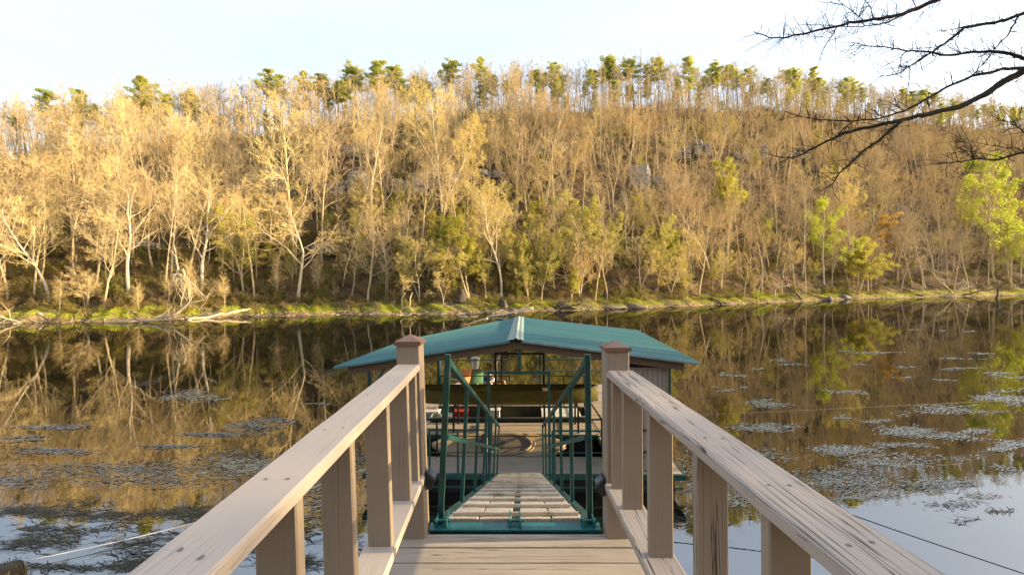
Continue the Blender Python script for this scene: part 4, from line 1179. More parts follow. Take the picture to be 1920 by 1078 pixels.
# the rest of the woods: one thing nobody could count
src = bpy.data.collections.new('woods_source')
order = ['tall0', 'tall1', 'tall2', 'tall3', 'wide0', 'wide1', 'wide2', 'sap0', 'sap1', 'olive', 'pale_bud', 'yellow', 'pine0', 'pine2', 'ridge0', 'ridge1', 'ridge2']
for k in order:
    p = PROTO[k]
    me = mesh_data('woods_' + k, p.jv, p.jq, mats=p.mats)
    me.polygons.foreach_set('material_index', p.jm)
    o = bpy.data.objects.new('a%02d_woods' % order.index(k), me); src.objects.link(o)
def scatter(name, P_, idx, rz, scl, coll, label, cat):
    me = bpy.data.meshes.new(name); me.vertices.add(len(P_)); me.vertices.foreach_set('co', np.asarray(P_, np.float32).ravel())
    for nm, ty, arr in (('pick', 'INT', idx), ('turn', 'FLOAT', rz), ('size', 'FLOAT', scl)):
        at = me.attributes.new(nm, ty, 'POINT'); at.data.foreach_set('value', np.asarray(arr, np.int32 if ty == 'INT' else np.float32))
    o = link(name, me); tag(o, label, cat, kind='stuff')
    g = bpy.data.node_groups.new(name, 'GeometryNodeTree')
    g.interface.new_socket('Geometry', in_out='INPUT', socket_type='NodeSocketGeometry'); g.interface.new_socket('Geometry', in_out='OUTPUT', socket_type='NodeSocketGeometry')
    n = g.nodes; L = g.links
    gi, go = n.new('NodeGroupInput'), n.new('NodeGroupOutput')
    ip = n.new('GeometryNodeInstanceOnPoints'); ci = n.new('GeometryNodeCollectionInfo')
    ci.inputs['Collection'].default_value = coll; ci.inputs['Separate Children'].default_value = True; ci.inputs['Reset Children'].default_value = True
    def attr(nm, ty):
        a = n.new('GeometryNodeInputNamedAttribute'); a.data_type = ty; a.inputs['Name'].default_value = nm; return a.outputs['Attribute']
    cx = n.new('ShaderNodeCombineXYZ'); L.new(attr('turn', 'FLOAT'), cx.inputs[2])
    e2r = n.new('FunctionNodeEulerToRotation'); L.new(cx.outputs[0], e2r.inputs[0])
    L.new(gi.outputs[0], ip.inputs['Points']); L.new(ci.outputs[0], ip.inputs['Instance'])
    ip.inputs['Pick Instance'].default_value = True
    L.new(attr('pick', 'INT'), ip.inputs['Instance Index']); L.new(e2r.outputs[0], ip.inputs['Rotation']); L.new(attr('size', 'FLOAT'), ip.inputs['Scale'])
    L.new(ip.outputs[0], go.inputs[0])
    m = o.modifiers.new('scatter', 'NODES'); m.node_group = g
    return o
pk, sz = [], []
for c in rest:
    r_ = rg.random()
    k = rg.integers(0, 4) if r_ < .46 else (rg.integers(4, 7) if r_ < .78 else (rg.integers(7, 9) if r_ < .90 else rg.integers(9, 12)))
    h = rg.uniform(10, 21) if k < 4 else (rg.uniform(10, 19) if k < 7 else (rg.uniform(3.5, 8) if k < 9 else rg.uniform(5, 10)))
    if c[3] > .85: k = rg.integers(14, 17) if r_ < .88 else rg.integers(12, 14); h = rg.uniform(12, 17) if k in (12, 13) else rg.uniform(14, 21)
    pk.append(k); sz.append(h / PROTO[order[k]].top)
scatter('woods', [c[:3] for c in rest], pk, rg.uniform(0, 6.28, len(rest)), sz, src, 'bare brown woods filling the hillside between the nearer trees', 'woods')
print('trees', len(solo), len(rest))

# ------------------------------------------------------------------ undergrowth
M_BRUSH = bark('brush_twigs', (.27, .19, .085), (.15, .10, .05), rvar=.35, scale=1)
M_BRUSHLEAF = leaf('brush_leaves', (.30, .30, .06), (.20, .17, .05), .4, .5)
bsrc = bpy.data.collections.new('brush_source')
for k in range(4):
    t_ = Tree(500 + k); Pb = P(lv=3, n=[4, 3, 2], kids=[8, 6], ang=[42, 45], len=[.5, .5], rad=[.55, .6], up=[.0, .02, 0], rmin=.007, wob=[.16, .2, .25], tip=[.3, .4, .5], **{'from': [.12, .1]})
    for st in range(11):
        a = t_.r.uniform(0, 6.28); 
        t_.limb(np.array([.18 * math.cos(a), .18 * math.sin(a), -.1]), np.array([.75 * math.cos(a), .75 * math.sin(a), 1.0]), t_.r.uniform(1.1, 2.0), .018, 0, Pb)
    v, q_ = t_.trunk_mesh((0, 1, 2)); mi = np.zeros(len(q_), np.int32)
    if k in (1, 3):
        lv_, lq = leafquads(t_.tips, t_.r, 1 if k == 1 else 2, .055, .06); q_ = np.concatenate([q_, lq + len(v)]); v = np.concatenate([v, lv_]); mi = np.concatenate([mi, np.ones(len(lq), np.int32)])
    me = mesh_data('brush%d' % k, v, q_, mats=[M_BRUSH, M_BRUSHLEAF]); me.polygons.foreach_set('material_index', mi)
    bsrc.objects.link(bpy.data.objects.new('b%02d_brush' % k, me))
n = N_BRUSH
ba = rg.uniform(1.4, 12.4, n); bs = np.where(rg.random(n) < .62, rg.uniform(.085, .30, n), rg.uniform(.30, .95, n))
bx, by, bz = hill(ba, bs)
ok = by > 25
scatter('undergrowth', np.stack([bx, by, bz], -1)[ok], rg.choice([0, 1, 2, 3], n, p=[.38, .2, .3, .12])[ok], rg.uniform(0, 6.28, n)[ok], rg.uniform(.5, 1.35, n)[ok], bsrc, 'dry brown brush covering the floor of the wooded slope', 'undergrowth')

n = 1700; ba = rg.uniform(1.4, 12.4, n); bs = rg.uniform(.80, 1.04, n); bx, by, bz = hill(ba, bs)
scatter('ridge_brush', np.stack([bx, by, bz - .05], -1), rg.choice([0, 2], n), rg.uniform(0, 6.28, n), rg.uniform(.7, 2.0, n), bsrc, 'thin saplings and brush along the crest of the ridge', 'brush')
# ------------------------------------------------------------------ rock ledges
t = NT('bluff_rock')
v_ = t.coord((1, 1, 1)); n = t.noise(v_, 1.1, 8, .65); lay = t.noise(t.coord((.5, .5, 3.2)), 2, 4, .6)
c_ = t.mix(t.ramp(n, [(.3, (.24, .215, .18)), (.55, (.42, .38, .32)), (.75, (.55, .50, .43))]), (.14, .12, .10), t.ramp(lay, [(.42, .75), (.54, 0)]))
t.col(c_); t.rough(.9); t.bump(t.math('ADD', n, t.math('MULTIPLY', lay, .8)), .9, .15); M_ROCK = t.m
def rock(name, u, v, wpx, hpx, label, seed, cat='rock ledge', group='pale rock ledges of the bluff', depth=2.0, mat=None):
    wpx *= 1.2; hpx *= 1.15
    b = on_hill(u, v); k = b.y / F; W, H = wpx * k, hpx * k
    r = np.random.default_rng(seed); me_v = []; mb = MB(); mats_ = mat or M_ROCK
    nb = max(2, int(W / max(H * .8, .5)))
    o = empty(name, b, -.35 if u < 1200 else -.3)
    tag(o, label, cat, group)
    mb = MB()
    x = -W / 2
    while x < W / 2:
        bw_ = r.uniform(.5, 1.3) * max(.5, H * .7); bh = H * r.uniform(.55, 1.1); dz = r.uniform(-.15, .1) * H; yd = r.uniform(-.5, .5)
        lay_ = r.integers(2, 4); z = dz - H * .2
        for l in range(lay_):
            h_ = bh / lay_ * r.uniform(.8, 1.25); in_ = r.uniform(-.12, .22)
            rings = []
            for zz in (z, z + h_ * .15, z + h_ * .85, z + h_):
                sh = .86 if zz in (z, z + h_) else 1
                rg_ = []
                for a in np.linspace(0, 2 * PI, 13)[:-1]:
                    ex = abs(math.cos(a)) ** .45 * math.copysign(1, math.cos(a)); ey = abs(math.sin(a)) ** .45 * math.copysign(1, math.sin(a))
                    rg_.append((x + bw_ / 2 + ex * bw_ * .55 * sh + r.uniform(-.07, .07) * bw_, yd + in_ + ey * depth * sh + r.uniform(-.1, .1), zz + r.uniform(-.04, .04) * h_))
                rings.append(rg_)
            mb.loft(rings, True, True); z += h_ * .97
        x += bw_ * r.uniform(.85, 1.5)
    mb.build('rock_face', mats_, o)
    return o
for k, (u, v, w_, h_, lab) in enumerate(LEDGES):
    rock('rock_ledge', u, v, w_, h_, lab, 700 + k)
# ------------------------------------------------------------------ driftwood, logs, roots and stumps on the shore
M_DRIFT = wood('driftwood', (.44, .35, .235), 2, .4, .5, .85)
M_DRIFTW = wood('pale_driftwood', (.50, .42, .31), 2, .3, .4, .85)
M_DARKW = wood('dark_wet_wood', (.06, .042, .027), 2, .4, .5, .8)
def branchy(path, r0, r1, kids, seed, mb, klen=.35, kr=.4):
    r = np.random.default_rng(seed); Pp = [Vector(p) for p in path]
    # resample with some wander
    Q_ = []
    for a, b in zip(Pp[:-1], Pp[1:]):
        for i in range(5): Q_.append(a.lerp(b, i / 5) + Vector(r.normal(0, .018, 3)) * (b - a).length)
    Q_.append(Pp[-1]); n = len(Q_)
    rr_ = [r0 + (r1 - r0) * i / (n - 1) for i in range(n)]
    mb.tube(Q_, rr_, 8)
    L = sum((b - a).length for a, b in zip(Pp[:-1], Pp[1:]))
    for k in range(kids):
        i = int(r.uniform(.25, .97) * (n - 1)); p = Q_[i]; d = Vector(r.normal(0, 1, 3)); d.z = abs(d.z) * .9; d.normalize()
        t_ = (Q_[min(i + 1, n - 1)] - Q_[max(0, i - 1)]).normalized(); d = (d + t_ * .8).normalized(); ln = L * klen * r.uniform(.4, 1.2)
        q1 = p + d * ln * .5 + Vector(r.normal(0, .07, 3)) * ln; q2 = p + d * ln + Vector(r.normal(0, .12, 3)) * ln
        mb.tube([p, q1, q2], [rr_[i] * kr, rr_[i] * kr * .7, rr_[i] * kr * .3], 5)
        if r.random() < .6:
            q3 = q1 + (d + Vector(r.normal(0, .7, 3))).normalized() * ln * .5; mb.tube([q1, q3], [rr_[i] * kr * .5, rr_[i] * kr * .2], 4)
def shore(u, v, lift=0.0):
    b = on_hill(u, v); 
    if b.z < -.02:
        x, y = water_pt(u, v); b = Vector((x, y, 0))
    b.z += lift; return b
def drift(name, upath, r0, r1, kids, mat, label, cat, seed, klen=.35, lay=None, kr=.45):
    lay = name in ('fallen_log',) if lay is None else lay
    b = shore(*upath[0][:2]); d = b.y; pts = []
    for p in upath:
        # same depth as the base: a pixel path laid at the thing's own distance
        dd = max(d - 3, min(d + 12, on_hill(p[0], p[1]).y)) if lay and p[1] < upath[0][1] + 1 and p is not upath[0] else d
        q_ = Vector(px(p[0], p[1], dd)); pts.append(q_ - b)
    o = empty(name, b); tag(o, label, cat)
    mb = MB(); branchy(pts, r0, r1, kids, seed, mb, klen, kr); mb.build('wood' if name != 'tree_stump' else 'stem', mat, o, True)
    return o
drift('driftwood', [(40, 606), (5, 596), (-40, 588)], .22, .06, 9, M_DRIFT, 'heap of grey driftwood at the far left waterline', 'driftwood', 1, .5)
drift('driftwood', [(95, 604), (72, 588)], .12, .05, 2, M_DARKW, 'short dark branch under the pale broken plank', 'driftwood', 2)
o = drift('broken_plank', [(72, 589), (88, 598), (112, 602)], .30, .22, 1, M_DRIFTW, 'pale broken slab of wood leaning at the left waterline', 'plank', 3, .3)
drift('driftwood', [(270, 605), (330, 588), (352, 570), (358, 560)], .20, .05, 12, M_DRIFT, 'tangle of bleached branches below the upturned root mass', 'driftwood', 4, .45)
drift('driftwood', [(200, 606), (280, 600), (345, 597)], .10, .04, 8, M_DRIFT, 'low raft of sticks along the left waterline', 'driftwood', 5, .35)
drift('fallen_log', [(345, 601), (410, 591), (470, 580)], .15, .22, 1, M_DRIFT, 'smooth grey log lying half in the water below the leaning sycamore', 'log', 6, .1)
ro = shore(335, 565); o = empty('root_mass', ro); tag(o, 'upturned mass of bleached roots fanning down at the left bank', 'roots')
mb = MB(); r_ = np.random.default_rng(9); k_ = ro.y / F
for i in range(34):
    a = r_.uniform(-1, 1); mb.tube([(r_.normal(0, .2), r_.normal(0, .3), 52 * k_), (a * 26 * k_ + .1, r_.normal(0, .5), r_.uniform(22, 36) * k_), ((a * 52 + r_.normal(0, 4)) * k_, r_.normal(0, .7), r_.uniform(0, 8) * k_)], [.10, .06, .025], 5)
mb.build('root', M_DRIFTW, o, True)
mb = MB(); branchy([(0, 0, 50 * k_), (-.6, .4, 85 * k_), (-1.2, .5, 130 * k_)], .2, .08, 4, 10, mb, .3); mb.build('trunk', M_DRIFT, o, True)
mb = MB(); branchy([(.6, 0, 60 * k_), (1.6, .2, 28 * k_), (2.4, .2, 2 * k_)], .22, .16, 0, 12, mb, .3); mb.build('leaning_limb', M_DRIFT, o, True)
# curled root
ro = shore(762, 594); o = empty('curled_root', ro); tag(o, 'pale curled root ring standing at the water below the green bank', 'root')
k_ = ro.y / F; mb = MB()
mb.tube([(11 * k_ * math.cos(a), .2 * math.sin(a), (10 + 8 * math.sin(a)) * k_) for a in np.linspace(0, 2 * PI, 22)], .075, 6)
mb.tube([(-8 * k_, 0, 16 * k_), (-9 * k_, .1, 32 * k_), (-2 * k_, .1, 46 * k_)], [.1, .09, .05], 6); mb.tube([(6 * k_, 0, 17 * k_), (7 * k_, .1, 34 * k_), (11 * k_, .1, 46 * k_)], [.1, .09, .05], 6)
mb.build('wood', M_DRIFT, o, True)
def boulder(u, v, wpx, hpx, label, seed, mat):
    b = shore(u, v); k = b.y / F; r = np.random.default_rng(seed); W, H = wpx * k / 2, hpx * k
    o = empty('boulder', b); tag(o, label, 'boulder', 'boulders at the waterline'); mb = MB(); rings = []; ph = r.uniform(0, 6, 6)
    for e in np.linspace(-.3, PI / 2 - .05, 9):
        rings.append([(W * math.cos(e) ** .8 * math.cos(a) * (1 + .14 * math.sin(2 * a + ph[0]) + .08 * math.sin(5 * a + ph[1] + 3 * e)), .8 * W * math.cos(e) ** .8 * math.sin(a) * (1 + .12 * math.sin(3 * a + ph[2])), H * math.sin(e) * (1 + .18 * math.sin(a + ph[3]) + .08 * math.sin(4 * a + ph[4] + 2 * e))) for a in np.linspace(0, 2 * PI, 25)[:-1]])
    mb.loft(rings, True, True); mb.build('stone', mat, o, True)
def stump(u, v, wpx, hpx, label, seed):
    b = shore(u, v); k = b.y / F; r = np.random.default_rng(seed)
    o = empty('tree_stump', b); tag(o, label, 'stump'); mb = MB(); rings = []; W = wpx * k / 2; H = hpx * k
    ang = np.linspace(0, 2 * PI, 17)[:-1]; f = r.uniform(.75, 1.2, 16); top = r.uniform(.55, 1.15, 16)
    for s_ in np.linspace(-.1, 1, 7): rings.append([(W * (1.35 - .75 * s_ + .5 * max(0, .2 - s_)) * f[i] * math.cos(a), W * (1.35 - .75 * s_) * f[i] * math.sin(a), H * s_ * (top[i] if s_ > .5 else 1)) for i, a in enumerate(ang)])
    mb.loft(rings, True, True); mb.build('stem', M_DARKW, o, True)
    mb = MB()
    for i in range(7):
        a = r.uniform(0, 6.28); mb.tube([(W * .8 * math.cos(a), W * .8 * math.sin(a), H * .15), (W * 1.9 * math.cos(a), W * 1.9 * math.sin(a), .05), (W * 2.6 * math.cos(a + .3), W * 2.6 * math.sin(a + .3), -.15)], [W * .25, W * .18, W * .06], 6)
    mb.build('root', M_DARKW, o, True)
stump(866, 566, 18, 24, 'dark broken tree stump beside the yellow-green leaning tree', 31)
stump(944, 579, 16, 20, 'short dark stump at the waterline above the roof ridge', 32)
stump(1055, 577, 26, 10, 'wide dark root stump under the white vase-shaped shrub', 33)
drift('fallen_branch', [(862, 594), (908, 595), (960, 586), (1000, 577)], .08, .16, 2, M_DRIFTW, 'long bleached branch lying in the water behind the roof', 'branch', 41, .2)
drift('fallen_branch', [(858, 585), (885, 591), (915, 596)], .05, .09, 1, M_DRIFTW, 'thin bleached branch crossing the long one', 'branch', 42, .2)
drift('fallen_branch', [(866, 610), (890, 604), (915, 596)], .04, .09, 1, M_DRIFTW, 'bleached branch tip reaching left into the water', 'branch', 43, .25)
drift('driftwood', [(1040, 588), (1062, 576), (1090, 570)], .12, .06, 14, M_DARKW, 'dark twiggy roots spilling into the water below the wide stump', 'driftwood', 44, .5)
for k, (u, v, w_, h_, lab) in enumerate([(1150, 577, 56, 5, 'rounded mud boulder at the waterline right of the wide stump'), (1195, 576, 36, 6, 'second rounded mud boulder beside the shaded shore'), (1582, 559, 24, 6, 'grey blocky boulder below the bushy yellow-green tree'), (1555, 561, 14, 5, 'small dark boulder left of the grey blocky one')]):
    boulder(u, v, w_, h_, lab, 760 + k, flat('mud_rock%d' % k, (.17, .125, .07) if k < 2 else (.13, .115, .09), .9))
drift('driftwood', [(1135, 580), (1170, 579), (1215, 583)], .14, .04, 2, M_DARKW, 'dark log lying before the rounded mud boulders', 'driftwood', 45)
for k, (p, lab) in enumerate([([(1255, 585), (1270, 572)], 'upright dark stick at the waterline right of the roof'), ([(1300, 582), (1290, 570), (1275, 558)], 'forked stick leaning left at the shaded waterline'), ([(1335, 588), (1322, 580)], 'short broken stick rising from the water'), ([(1362, 584), (1395, 588), (1412, 578)], 'dark bent branch lying in the shaded shallows')]):
    drift('driftwood', p, .09, .03, 4, M_DARKW, lab, 'driftwood', 50 + k, .6)
drift('fallen_log', [(1355, 572), (1330, 560), (1300, 552)], .20, .10, 3, M_DARKW, 'dark fallen log sloping to the shaded waterline', 'log', 60, .25)
drift('fallen_log', [(1362, 570), (1345, 558), (1325, 550)], .15, .08, 3, M_DARKW, 'second dark log sloping behind the first', 'log', 61, .25)
drift('dead_snag', [(1420, 548), (1428, 528), (1422, 505)], .14, .05, 5, M_DRIFT, 'pale curved dead snag on the bank left of the tangle', 'snag', 62, .4)
drift('dead_snag', [(1505, 562), (1480, 540), (1465, 520), (1462, 500)], .20, .05, 9, M_DARKW, 'dark leaning dead snag with many broken limbs', 'snag', 63, .45)
drift('dead_snag', [(1560, 560), (1515, 548), (1480, 528)], .16, .05, 7, M_DRIFT, 'long grey dead limb lying across the dark snag', 'snag', 64, .35)
drift('dead_snag', [(1452, 558), (1455, 540), (1480, 535)], .13, .06, 4, M_DRIFTW, 'bent golden dead limb arching by the small yellow bush', 'snag', 65, .35)
drift('driftwood', [(1400, 545), (1380, 536)], .07, .03, 9, M_DRIFTW, 'white brushy driftwood behind the small yellow bush', 'driftwood', 66, .8)
drift('fallen_log', [(1440, 570), (1490, 570), (1530, 573)], .13, .08, 2, M_DARKW, 'dark log floating along the shaded waterline', 'log', 67, .2)
drift('fallen_log', [(1730, 556), (1695, 543), (1680, 530)], .24, .14, 3, M_DARKW, 'dark trunk sloping into the water below the grey drooping tree', 'log', 68, .3)
for k, (p, lab) in enumerate([([(1790, 553), (1765, 530), (1740, 505)], 'fan of grey dead branches above the far right shore'), ([(1805, 554), (1840, 545), (1880, 540)], 'tangle of brown roots along the far right waterline'), ([(1770, 556), (1800, 546), (1815, 528)], 'crooked grey branch standing in the far right tangle'), ([(1868, 560), (1872, 545), (1868, 530)], 'upright root stub at the far right waterline')]):
    drift('driftwood', p, .22, .06, 12, M_DRIFT if k % 2 == 0 else M_DARKW, lab, 'driftwood', 70 + k, .45)
hero('lime', 1422, 566, 545, 'small bright yellow-green bush at the water beside the bent golden limb', 'leafy_bush', rz=1.0, wide=2.6, cat='bush')

# ------------------------------------------------------------------ grass on the far bank
M_GRASS = leaf('bank_grass', (.42, .44, .04), (.28, .30, .03), .35, .15)
M_DRYG = leaf('dry_grass', (.40, .30, .10), (.26, .19, .07), .3)
rg = np.random.default_rng(77); n = 130000
ga = rg.uniform(1.6, 11.6, n); gs = rg.uniform(.022, .10, n)
gx_, gy_, gz_ = hill(ga, gs)
nz = np.sin(gx_ * .33 + 1) + np.sin(gy_ * .41 + gx_ * .12) + .8 * np.sin(gx_ * 1.1 + gy_ * .8)
kp = (nz + rg.normal(0, .7, n) > -.45) & (gz_ > .22)
gx_, gy_, gz_ = gx_[kp], gy_[kp], gz_[kp]; n = len(gx_)
h = rg.uniform(.10, .30, n); a = rg.uniform(0, 6.28, n); w_ = .035
tx_, ty_ = np.cos(a) * w_, np.sin(a) * w_; lx_, ly_ = rg.normal(0, .10, n), rg.normal(0, .10, n)
Vg = np.stack([np.stack([gx_ - tx_, gy_ - ty_, gz_ - .02], -1), np.stack([gx_ + tx_, gy_ + ty_, gz_ - .02], -1), np.stack([gx_ + lx_, gy_ + ly_, gz_ + h], -1)], 1).reshape(-1, 3)
o = link('bank_grass', mesh_data('bank_grass', Vg, tris=np.arange(n * 3).reshape(-1, 3), mats=[M_GRASS, M_DRYG])); tag(o, 'short sunlit green grass along the far bank', 'grass', kind='stuff')
o.data.polygons.foreach_set('material_index', (rg.random(n) < .12).astype(np.int32))

# ------------------------------------------------------------------ pond weed on the water
t = NT('water_weed'); g = t.new('ShaderNodeNewGeometry').outputs['Random Per Island']
t.col(t.ramp(g, [(0, (.05, .06, .055)), (.6, (.11, .118, .108)), (.95, (.14, .14, .10)), (1, (.18, .15, .06))]))  # paler copy for far weed: sky sheen on the blades put into the colour
t.rough(.25); t.b.inputs['Specular IOR Level'].default_value = 1.0; M_WEED_SHEEN = t.m
PATCH = [  # u, v, ru, rv, blades
    (90, 800, 90, 7, 900), (40, 822, 60, 5, 600), (350, 738, 45, 9, 1100), (370, 745, 60, 6, 600), (480, 800, 55, 11, 1200), (420, 815, 80, 6, 900), (330, 836, 75, 5, 500), (110, 848, 90, 7, 1000), (520, 790, 40, 7, 500), (590, 757, 26, 3, 150),
    (250, 885, 260, 24, 5200), (30, 905, 60, 15, 900), (480, 870, 110, 28, 3400), (200, 955, 210, 26, 3300), (120, 1010, 160, 34, 3300), (300, 1040, 170, 40, 3600), (380, 975, 120, 30, 2600), (520, 1000, 90, 60, 2200), (60, 965, 70, 22, 1100), (600, 930, 60, 60, 1300), (650, 870, 60, 50, 1200), (560, 1060, 90, 25, 900), (660, 1030, 60, 40, 700), (170, 1065, 200, 16, 1500),
    (1640, 661, 55, 2.2, 500), (1585, 659, 25, 1.5, 120), (1715, 618, 20, 1.5, 160), (1815, 622, 20, 1.5, 160), (1760, 620, 14, 1.2, 60), (1460, 675, 20, 3, 260), (1495, 683, 22, 3, 280), (1380, 703, 24, 5, 380), (1420, 692, 16, 2, 120), (1440, 757, 42, 7, 900), (1840, 663, 22, 2.5, 220), (1790, 673, 30, 2, 260), (1808, 690, 34, 3, 400), (1875, 700, 26, 4, 300), (1905, 708, 24, 3, 200), (1768, 713, 20, 2, 160), (1700, 708, 14, 2, 90), (1362, 732, 22, 4, 260), (1400, 727, 14, 2, 90), (1610, 683, 16, 2, 80), (1580, 735, 36, 5, 420), (1700, 688, 20, 2, 120),
    (1865, 742, 42, 9, 1100), (1905, 752, 34, 10, 700), (1415, 803, 52, 9, 1300), (1790, 768, 70, 9, 1300), (1580, 783, 18, 4, 160), (1705, 807, 56, 11, 1600), (1770, 820, 60, 9, 900), (1840, 808, 40, 7, 500), (1690, 835, 60, 8, 600), (1890, 832, 40, 12, 900), (1570, 845, 55, 12, 1500), (1650, 862, 90, 16, 2000), (1560, 895, 90, 26, 2900), (1620, 925, 60, 14, 900), (1760, 905, 90, 16, 1700), (1830, 935, 70, 18, 650), (1860, 965, 50, 14, 220), (1470, 905, 60, 30, 1200), (1640, 790, 30, 6, 300), (1900, 880, 30, 12, 300), (1400, 860, 90, 22, 1300),
    (1290, 900, 60, 30, 800), (1275, 960, 60, 40, 700), (1330, 985, 40, 30, 300), (1380, 930, 40, 22, 400)]
def weed(name, label, patches, seed, mat, near):
    rg = np.random.default_rng(seed); C, LL = [], []
    for (u, v, ru, rv, n) in patches:
        n = int(n * WEED * (.15 if near else (.55 if v < 862 else .36))); kc = max(5, n // 40)
        cu = rg.normal(0, .45, kc); cv = rg.normal(0, .45, kc); pick = rg.integers(0, kc, n); sp = (.20, .18) if near else (.30, .22)
        uu = u + ru * (cu[pick] + rg.normal(0, sp[0], n)); vv = v + rv * (cv[pick] + rg.normal(0, sp[1], n))
        dx, dy = uu - U0, vv - V0
        d = -CH / ((-dx * SR - dy * CR) / F); x = (dx * CR - dy * SR) / F * d
        okk = (d > 2) & (d < 120)
        C.append(np.stack([x, d], -1)[okk]); LL.append((rg.uniform(.12, .42, okk.sum()) if near else np.clip(.07 + .004 * d[okk], .09, .26) * rg.uniform(.55, 1.5, okk.sum())))
    C = np.concatenate(C); LL = np.concatenate(LL); n = len(C)
    a = rg.normal(.2, .45, n); dx_, dy_ = np.cos(a), np.sin(a)
    Wd = rg.uniform(.005, .011, n) if near else np.clip(.0035 + .0006 * C[:, 1], .0055, .022)
    bend = rg.normal(0, .9 if near else .25, n); tl = rg.normal(0, .004 if near else .012, n); tilt = rg.normal(0, .12 if near else .30, n)
    rows = []
    for k, (f, wf) in enumerate(((-.5, .35), (-.22, .9), (.1, 1), (.33, .8), (.5, .15))):
        cx_ = C[:, 0] + dx_ * LL * f - dy_ * bend * LL * (f * f); cy_ = C[:, 1] + dy_ * LL * f + dx_ * bend * LL * (f * f)
        zz_ = .004 + np.abs(tl) * (f + .5) * (LL / .2) + .002
        for sg in (-1, 1): rows.append(np.stack([cx_ - sg * dy_ * Wd * wf, cy_ + sg * dx_ * Wd * wf, zz_ + np.maximum(0, sg * tilt) * Wd * wf], -1))
    V_ = np.stack(rows, 1); base = np.arange(n)[:, None] * 10
    Q_ = np.concatenate([base + np.array([[k, k + 1, k + 3, k + 2]]) for k in (0, 2, 4, 6)], 0)
    o = link(name, mesh_data(name, V_.reshape(-1, 3), Q_, mats=[mat])); tag(o, label, 'water weed', kind='stuff')
t = NT('dark_strand_weed'); g = t.new('ShaderNodeNewGeometry').outputs['Random Per Island']
t.col(t.ramp(g, [(0, (.006, .009, .008)), (.75, (.016, .020, .012)), (1, (.07, .065, .02))])); t.rough(.45); t.b.inputs['Specular IOR Level'].default_value = .25
weed('water_weed', 'dark strands of eelgrass floating on the bright water near the bank', [q for q in PATCH if q[1] > 935], 99, t.m, True)
weed('weed_mat', 'thin mats of floating weed paled like sky sheen out on the river', [q for q in PATCH if q[1] <= 935], 98, M_WEED_SHEEN, False)

# ------------------------------------------------------------------ near bank details
def near_stump():
    p = Vector(px(14, 1082, 6.9)); o = empty('bank_stump', (p.x, p.y, p.z - .45)); tag(o, 'shaggy brown mossy stump at the bottom left corner', 'stump'); mb = MB(); r = np.random.default_rng(4)
    mb.tube([(0, 0, -.6), (.01, 0, .3), (0, 0, .62)], [.22, .20, .17], 10); mb.build('stem', M_DARKW, o, True)
    T_ = []
    for i in range(520):
        a = r.uniform(0, 6.28); z = r.uniform(.1, .66); rad = r.uniform(.12, .25); q_ = Vector((rad * math.cos(a), rad * math.sin(a), z)); d = Vector((math.cos(a) * .5, math.sin(a) * .5, -1.1 + r.uniform(-.3, .5))).normalized() * r.uniform(.1, .22)
        s_ = Vector((-math.sin(a), math.cos(a), 0)) * .007; T_ += [q_ - s_, q_ + s_, q_ + d]
    mo = link('moss', mesh_data('moss', [tuple(v) for v in T_], tris=np.arange(len(T_)).reshape(-1, 3), mats=[leaf('dry_moss', (.20, .15, .06), (.11, .09, .03), .2)]), o)
near_stump()
p = Vector(px(1540, 1092, 6.75)); o = place('lime', 'leafy_bush', (p.x, p.y, p.z - .55), .62, .4, 'small green leafy bush top at the bottom edge beside the right railing', 'bush', None, 1.4)

